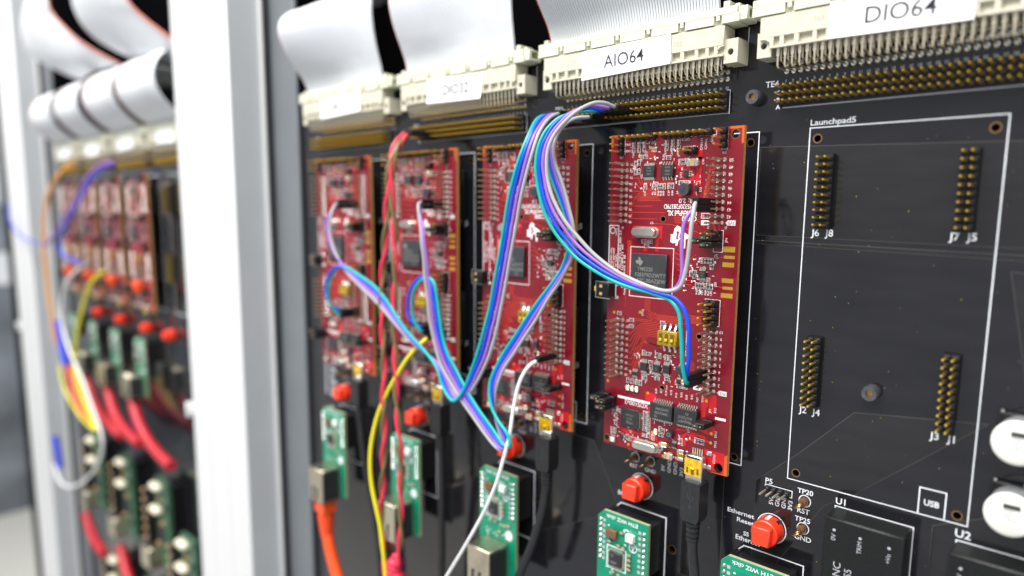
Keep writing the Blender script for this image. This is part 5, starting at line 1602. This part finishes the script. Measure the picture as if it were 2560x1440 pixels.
 'pairL': [(-20.59,-2.0,1.04),(-20.42,-2.8,0.65),(-20.22,-3.2,-0.19),(-20.28,-3.3,-1.29),(-20.38,-3.3,-2.49),(-20.49,-3.3,-3.71),(-20.75,-3.3,-5.16),(-20.97,-3.3,-6.43),(-21.19,-3.3,-7.72),(-20.98,-3.4,-8.98),(-20.55,-3.5,-10.19),(-20.66,-3.5,-11.51),(-20.67,-3.6,-12.8),(-20.6,-3.6,-14.1),(-20.57,-3.6,-15.42),(-20.76,-3.6,-16.81),(-20.92,-3.6,-18.22),(-21.15,-3.6,-19.67),(-21.09,-3.6,-21.05),(-20.79,-3.6,-22.35),(-20.54,-3.6,-23.91)],
 'pairR': [(-20.32,-2.0,0.95),(-19.98,-2.8,0.53),(-20.05,-3.1,-0.19),(-20.28,-3.2,-1.08),(-20.17,-3.2,-2.29),(-19.93,-3.2,-3.5),(-19.84,-3.2,-4.92),(-19.94,-3.2,-6.37),(-20.05,-3.2,-7.84),(-20.13,-3.2,-9.32),(-19.85,-3.3,-10.55),(-19.88,-3.3,-11.84),(-19.85,-3.4,-13.11),(-19.63,-3.4,-14.15),(-19.31,-3.4,-15.17),(-19.37,-3.4,-16.28),(-19.55,-3.4,-17.66),(-19.47,-3.4,-18.99),(-19.47,-3.4,-20.35),(-19.51,-3.5,-21.46),(-19.95,-3.6,-22.98)],
 'usb4': [(-2.97,-1.42,-15.35),(-2.93,-1.42,-16.16),(-2.88,-1.45,-17.14),(-2.8,-1.5,-18.1)],
 'usb3': [(-10.82,-1.42,-15.19),(-10.86,-1.42,-15.88),(-10.95,-1.5,-16.77),(-11.17,-1.6,-17.8),(-11.41,-1.8,-18.82),(-11.83,-1.9,-19.84),(-12.34,-2.0,-21.13)],
 'usb2': [(-18.73,-1.42,-15.19),(-18.7,-1.42,-15.97),(-18.7,-1.3,-17.59),(-18.87,-1.1,-19.79),(-19.08,-1.0,-22.03),(-19.18,-1.0,-24.49)],
 'usb1': [(-26.43,-1.42,-15.62),(-26.47,-1.42,-16.47),(-26.52,-1.2,-17.95),(-26.37,-1.0,-19.8),(-25.84,-0.9,-21.52),(-25.49,-0.8,-23.57),(-25.28,-0.8,-26.18)],
 'orange': [(-29.32,-2.0,-22.01),(-29.18,-2.0,-23.01),(-28.59,-2.1,-24.15),(-27.71,-2.2,-25.17),(-26.54,-2.3,-26.32),(-25.74,-2.4,-27.03)],
 'l_violet': [(-67.53,-1.8,1.36),(-68.14,-2.4,1.46),(-69.38,-3.0,0.97),(-71.37,-3.3,-0.15),(-73.01,-3.5,-1.71),(-75.89,-3.6,-3.33),(-80.21,-3.7,-5.08),(-83.78,-3.8,-6.48),(-85.73,-3.8,-7.23)],
 'l_blue': [(-67.58,-1.8,1.17),(-68.74,-2.4,0.99),(-69.95,-3.0,0.22),(-71.81,-3.3,-1.32),(-73.76,-3.5,-2.91),(-77.43,-3.6,-4.6),(-81.35,-3.7,-6.19),(-82.96,-3.8,-7.57),(-81.22,-3.7,-8.37),(-77.94,-3.4,-8.65),(-75.99,-3.0,-8.9)],
 'l_orange': [(-80.84,-1.8,1.88),(-81.11,-2.5,1.42),(-83.23,-3.0,0.37),(-84.83,-3.4,-0.93),(-86.56,-3.6,-2.72),(-87.09,-3.8,-4.99),(-87.67,-3.8,-7.77),(-87.35,-3.8,-10.53),(-87.03,-3.8,-13.31),(-86.16,-3.8,-16.04),(-85.66,-3.8,-18.81)],
 'l_navy': [(-86.29,-3.8,-7.34),(-91.36,-3.9,-7.54),(-96.64,-4.0,-7.05),(-102.09,-4.0,-6.05),(-104.58,-4.0,-4.29),(-102.42,-4.0,-2.48)],
 'l_white': [(-76.88,-2.8,-9.26),(-78.76,-3.1,-9.79),(-81.37,-3.3,-11.06),(-83.11,-3.5,-12.76),(-83.98,-3.6,-14.9),(-83.05,-3.7,-17.08),(-80.99,-3.8,-18.63),(-77.98,-3.8,-19.99),(-74.99,-3.9,-21.24),(-73.81,-3.9,-23.21),(-71.39,-4.0,-24.85),(-69.0,-4.0,-25.81),(-68.69,-4.0,-27.21),(-71.26,-4.0,-29.79),(-75.85,-4.0,-32.59),(-81.39,-4.0,-35.18),(-86.9,-4.0,-37.05),(-90.5,-4.0,-37.15),(-90.61,-4.0,-34.59)],
 'l_yellow': [(-69.74,-2.8,-9.35),(-71.32,-3.1,-9.85),(-73.53,-3.3,-10.99),(-74.58,-3.5,-12.65),(-75.63,-3.6,-14.88),(-77.64,-3.7,-17.29),(-79.31,-3.8,-19.29),(-79.04,-3.8,-21.05),(-76.55,-3.8,-22.86),(-74.47,-3.9,-24.65),(-72.07,-3.9,-26.1)],
 'l_yellow2': [(-85.03,-3.8,-21.18),(-84.9,-3.8,-22.97),(-83.22,-3.8,-24.57),(-79.58,-3.8,-25.72),(-76.04,-3.8,-26.42),(-72.11,-3.9,-26.24)],
 'l_amber': [(-80.42,-3.8,-20.46),(-80.12,-3.8,-22.14),(-78.72,-3.8,-23.72),(-76.4,-3.8,-25.07),(-72.33,-3.9,-26.03)],
 'l_red1': [(-66.77,-1.9,-21.62),(-65.78,-2.1,-22.83),(-64.25,-2.3,-24.11),(-61.6,-2.5,-25.07),(-58.31,-2.6,-25.82),(-55.12,-2.6,-25.96)],
 'l_red2': [(-74.61,-1.9,-21.74),(-73.67,-2.1,-23.09),(-72.22,-2.3,-24.52),(-69.16,-2.5,-25.34),(-65.87,-2.6,-25.63),(-63.06,-2.6,-25.79)],
 'l_red3': [(-82.24,-1.9,-21.65),(-81.19,-2.1,-23.56),(-78.99,-2.3,-24.98),(-75.15,-2.5,-25.76),(-71.51,-2.6,-26.06),(-68.39,-2.6,-26.21)],
 'l_red4': [(-88.82,-2.2,-22.18),(-87.81,-2.4,-23.96),(-85.74,-2.6,-25.52),(-82.89,-2.8,-26.37),(-80.11,-2.8,-26.97)],
 'l_red5': [(-87.26,-1.9,-40.77),(-85.66,-2.1,-42.01),(-83.04,-2.3,-42.86),(-78.48,-2.5,-42.7)],
 'l_red6': [(-74.22,-1.9,-40.47),(-73.27,-2.1,-41.71),(-71.26,-2.3,-42.76),(-68.97,-2.4,-43.67)],
 'l_shrink': [(-83.47,-3.85,-15.74),(-83.44,-3.85,-17.81),(-82.24,-3.85,-19.26),(-81.69,-3.85,-20.65)],
 'l_shrink2': [(-88.8,-4.0,-30.57),(-87.77,-4.0,-31.84),(-87.84,-4.0,-34.37)],
}
# ================================================================ cables and wires
def cable_thing(name, label, cat, group=None, base=(0, 0, 0)):
    r = bpy.data.objects.new(name, None)
    COL.objects.link(r)
    r.location = base
    tag(r, label, cat, group)
    return r


def wire(name, pts, r, m, root, n=10, per=6, rel=2, label=None):
    o = Vector(root.location)
    rp = relax(pts, rel)
    rp = [rp[0]] + [p + Vector((random.uniform(-.018, .018), random.uniform(-.02, .02), random.uniform(-.018, .018))) for p in rp[1:-1]] + [rp[-1]]
    P = [p - o for p in smooth_path(rp, per)]
    ob = link(name, MB().tube(P, r, n, m).mesh(name), root)
    if label: ob["label"] = label
    return ob


HX = 4.881
ROWG, ROWP, ROWT, ROWB = ZT - 6 * .254, ZT - 7 * .254, ZB - 7 * .254, ZB - 6 * .254


def housing(root, x, y0, y1, z, label=None):
    o = root.location
    b = MB().box(x - .123 - o[0], x + .123 - o[0], y1 - o[1], y0 - o[1], z - .123 - o[2], z + .123 - o[2], 'black_plastic', .02)
    ob = link("wire_housing", b.mesh("wire_housing"), root)


for key, slot, label in (("ribA", 1, "four-colour jumper ribbon dipping low and reaching the red board deepest in the bay"),
                         ("ribB", 4, "four-colour jumper ribbon looping across the processor of the sharp red board"),
                         ("ribC", 2, "four-colour jumper ribbon twisting down past the white wire and back up")):
    start = WIRES[key + "_grey"][0]
    root = cable_thing("jumper_ribbon", label, "wire ribbon", "four-colour jumper ribbons", start)
    for c, row in (("teal", ROWT), ("blue", ROWB), ("purple", ROWP), ("grey", ROWG)):
        pts = [Vector(p) for p in WIRES[key + "_" + c]]
        end = Vector((LPX[slot] + HX, -2.72, row))
        pts = [pts[0] + Vector((0.05, .35, 0))] + pts[:-1] + [end + Vector((0, -.12, 0)), end + Vector((0, .3, 0))]
        wire("wire", pts, .078, c + "_wire", root, rel=1, label=c + " wire")
        housing(root, LPX[slot] + HX, F - .22, -2.72, row)
        s0 = WIRES[key + "_" + c][0]
        housing(root, s0[0] + .03, -.30, -1.62, s0[2])

r = cable_thing("jumper_wire", "single white wire hanging from the third red board down to the picture's edge", "wire", None, WIRES["white"][0])
wire("wire", [(LPX[3] + 5.05, -2.3, ZB - 8 * .254), (LPX[3] + 5.05, -2.66, ZB - 8 * .254)] + WIRES["white"][1:], .083, 'white_wire', r)
housing(r, LPX[3] + 5.05, F - .2, -2.62, ZB - 8 * .254)
r = cable_thing("jumper_wire", "single yellow wire curving down in front of the twisted red wires", "wire", None, WIRES["yellow"][0])
wire("wire", [(LPX[2] + 5.05, -2.4, ZB - 8 * .254)] + WIRES["yellow"], .10, 'yellow_wire', r)
housing(r, LPX[2] + 5.05, F - .2, -2.6, ZB - 8 * .254)


def twisted(key, label, sgn):
    base = WIRES[key][0]
    root = cable_thing("twisted_wire_pair", label, "wire pair", "twisted red and olive wires", base)
    P = smooth_path(relax(WIRES[key], 2), 10)
    o = Vector(base)
    for ph, m in ((0, 'red_wire'), (math.pi, 'olive_wire')):
        out, acc = [], 0.0
        for i, p in enumerate(P):
            if i: acc += (P[i] - P[i - 1]).length
            tan = (P[min(i + 1, len(P) - 1)] - P[max(i - 1, 0)]).normalized()
            u = tan.cross(Vector((0, 1, 0)))
            u = u.normalized() if u.length > 1e-3 else Vector((1, 0, 0))
            w = tan.cross(u)
            a = ph + acc * 1.9 * sgn
            k = min(1, acc / 1.5)
            out.append(p + (u * math.cos(a) + w * math.sin(a)) * (.095 * k) - o)
        link("wire", MB().tube(out, .088 if m == 'red_wire' else .09, 10, m).mesh("wire"), root)
    for dx in (0, .26):
        b = MB().box(-.1 + dx, .15 + dx, -.1, 1.6, -.12, .12, 'black_plastic', .02)
        link("wire_housing", b.mesh("wire_housing"), root)


twisted("pairL", "twisted red and olive wire pair running down beside the yellow wire", 1)
twisted("pairR", "twisted red and olive wire pair passing in front of a green network board", -1)
r = cable_thing("shrink_sleeve", "crumpled bright red sleeve around the twisted wires at the lower edge", "sleeve", None, (-19.9, -3.5, -21.6))
sp = [(-.1 + .12 * math.sin(i * 1.7), .05 * math.cos(i), .1 - i * .32) for i in range(12)]
wob = MB().tube(smooth_path(sp, 3), .4, 14, 'red_wire', rads=[.16 + .28 * min(1, i / 6) + .05 * math.sin(i * 2.1) for i in range(len(smooth_path(sp, 3)))])
link("sleeve", wob.mesh("sleeve"), r)

# usb plugs and leads
for k, label in ((4, "black USB plug and lead under the sharp red board"), (3, "black USB plug and lead beside the red button behind the ribbon end"),
                 (2, "blurred black USB plug and lead right of the twisted red wires"), (1, "blurred black USB plug and lead nearest the white post")):
    x = LPX[k] + 4.66
    root = cable_thing("usb_cable", label, "usb cable", "black usb cables", (x, -1.40, -13.1))
    q = MB()
    q.box(-.35, .35, -.18, .16, -.32, .12, 'steel', .03)
    link("metal_tip", q.mesh("metal_tip"), root)
    q = MB()
    q.prism([(-.40, -.20), (-.33, -.16), (.36, -.16), (.42, -.20), (.42, -1.55), (.33, -1.78), (-.31, -1.78), (-.40, -1.55)], -.36, .34, 'black_rubber')
    pb = link("plug_body", q.mesh("plug_body"), root)
    q = MB()
    q.line([(-.26, -.35), (-.26, -1.25), (-.1, -1.38), (.14, -1.38), (.26, -1.25)], .012, -.365, 'chip_grey')
    q.line([(0.02, -.45), (0.02, -1.12)], .035, -.366, 'chip_grey'); q.line([(0.02, -.95), (.13, -.82), (.13, -.7)], .03, -.366, 'chip_grey'); q.line([(0.02, -.85), (-.09, -.74), (-.09, -.62)], .03, -.366, 'chip_grey')
    q.disc(.02, -1.15, .05, -.366, 'chip_grey'); q.disc(-.09, -.6, .035, -.366, 'chip_grey'); q.flat(rect(.1, -.72, .16, -.66), -.366, 'chip_grey')
    for xx in (-.2, .2):
        q.disc(xx, -1.48, .03, -.366, 'paint_dark')
    link("moulded_emblem", q.mesh("moulded_emblem"), pb)
    q = MB()
    q.cyl((0, 0, -1.78), (0, 0, -2.75), .25, .215, 20, 'black_rubber')
    for i in range(4):
        q.cyl((0, 0, -1.86 - i * .21), (0, 0, -1.98 - i * .21), .29 - .01 * i, .285 - .01 * i, 20, 'black_rubber')
    link("strain_relief", q.mesh("strain_relief"), root)
    pts = [Vector((x, -1.40, -15.5)), Vector((x, -1.40, -15.95))] + [Vector(p) for p in WIRES["usb%d" % k][2:]]
    wire("lead", pts, .205, 'black_rubber', root, n=14)

# orange network cable
r = cable_thing("network_cable", "bright orange network cable leaving the jack nearest the white post", "cable", None, (CLX[1] + 1.24, -1.95, -21.7))
q = MB()
q.box(-.58, .58, -.50, .45, -.9, .05, 'orange_cable', .08)
q.cyl((0, 0, -.85), (0.05, 0, -2.6), .52, .36, 20, 'orange_cable')
link("boot", q.mesh("boot"), r)
q = MB()
for i in range(6):
    q.cyl((0.01 * i, 0, -1.2 - i * .22), (0.01 * i, 0, -1.3 - i * .22), .52 - .022 * i, .51 - .022 * i, 20, 'orange_cable')
link("boot_ridges", q.mesh("boot_ridges"), r)
wire("lead", [(CLX[1] + 1.28, -1.95, -24.0), (CLX[1] + 1.6, -2.0, -25.2), (CLX[1] + 2.6, -2.1, -26.8), (CLX[1] + 4.2, -2.2, -28.6), (CLX[1] + 6.0, -2.3, -30.5)], .36, 'orange_cable', r, n=16)

# ---- far bay wires
FARW = [("l_violet", 'purple_wire', .32, "jumper_wire", "blurred violet wire bundle arching down from the far gold pin strip", "wire"),
        ("l_blue", 'blue_wire', .26, "jumper_wire", "blurred blue wire running beneath the violet bundle in the far bay", "wire"),
        ("l_orange", 'amber_wire', .36, "jumper_wire", "blurred orange wire hugging the far white post", "wire"),
        ("l_navy", 'shrink_blue', .22, "jumper_wire", "blurred dark blue wire crossing in front of the far white post", "wire"),
        ("l_white", 'white_wire', .34, "jumper_wire", "blurred long white wire hooking round at the bottom of the far bay", "wire"),
        ("l_yellow", 'yellow_wire', .36, "jumper_wire", "blurred yellow wire hanging in the middle of the far bay", "wire"),
        ("l_yellow2", 'yellow_wire', .28, "jumper_wire", "blurred short yellow wire below the blue sleeve", "wire"),
        ("l_amber", 'amber_wire', .28, "jumper_wire", "blurred short amber wire below the blue sleeve", "wire"),
        ("l_red1", 'red_cable', .62, "network_cable", "blurred red network cable nearest the white post", "cable"),
        ("l_red2", 'red_cable', .62, "network_cable", "blurred red network cable second in from the white post", "cable"),
        ("l_red3", 'red_cable', .62, "network_cable", "blurred red network cable third in from the white post", "cable"),
        ("l_red4", 'red_wire', .36, "jumper_wire", "blurred thin red wire below the blue sleeve", "wire"),
        ("l_red5", 'red_cable', .66, "network_cable", "blurred red cable low in the far bay, the farther of two", "cable"),
        ("l_red6", 'red_cable', .66, "network_cable", "blurred red cable at the bottom edge of the far bay", "cable"),
        ("l_shrink", 'shrink_blue', .62, "shrink_sleeve", "blurred blue sleeve holding the coloured wires of the far bay", "sleeve"),
        ("l_shrink2", 'shrink_blue', .55, "shrink_sleeve", "blurred blue sleeve at the end of the white wire", "sleeve")]
for key, m, rad, nm, label, cat in FARW:
    P = WIRES[key]
    root = cable_thing(nm, label, cat, None, P[0])
    wire("lead" if cat == "cable" else ("sleeve" if cat == "sleeve" else "wire"), P, rad * (.8 if cat == "cable" else (.62 if cat == "sleeve" else .46)), m, root, n=10)
    if cat == "cable" and key in ("l_red1", "l_red2", "l_red3"):
        q = MB().box(-.9, .9, -.7, .6, -.2, 2.2, 'steel_warm', .1)
        link("metal_plug", q.mesh("metal_plug"), root)
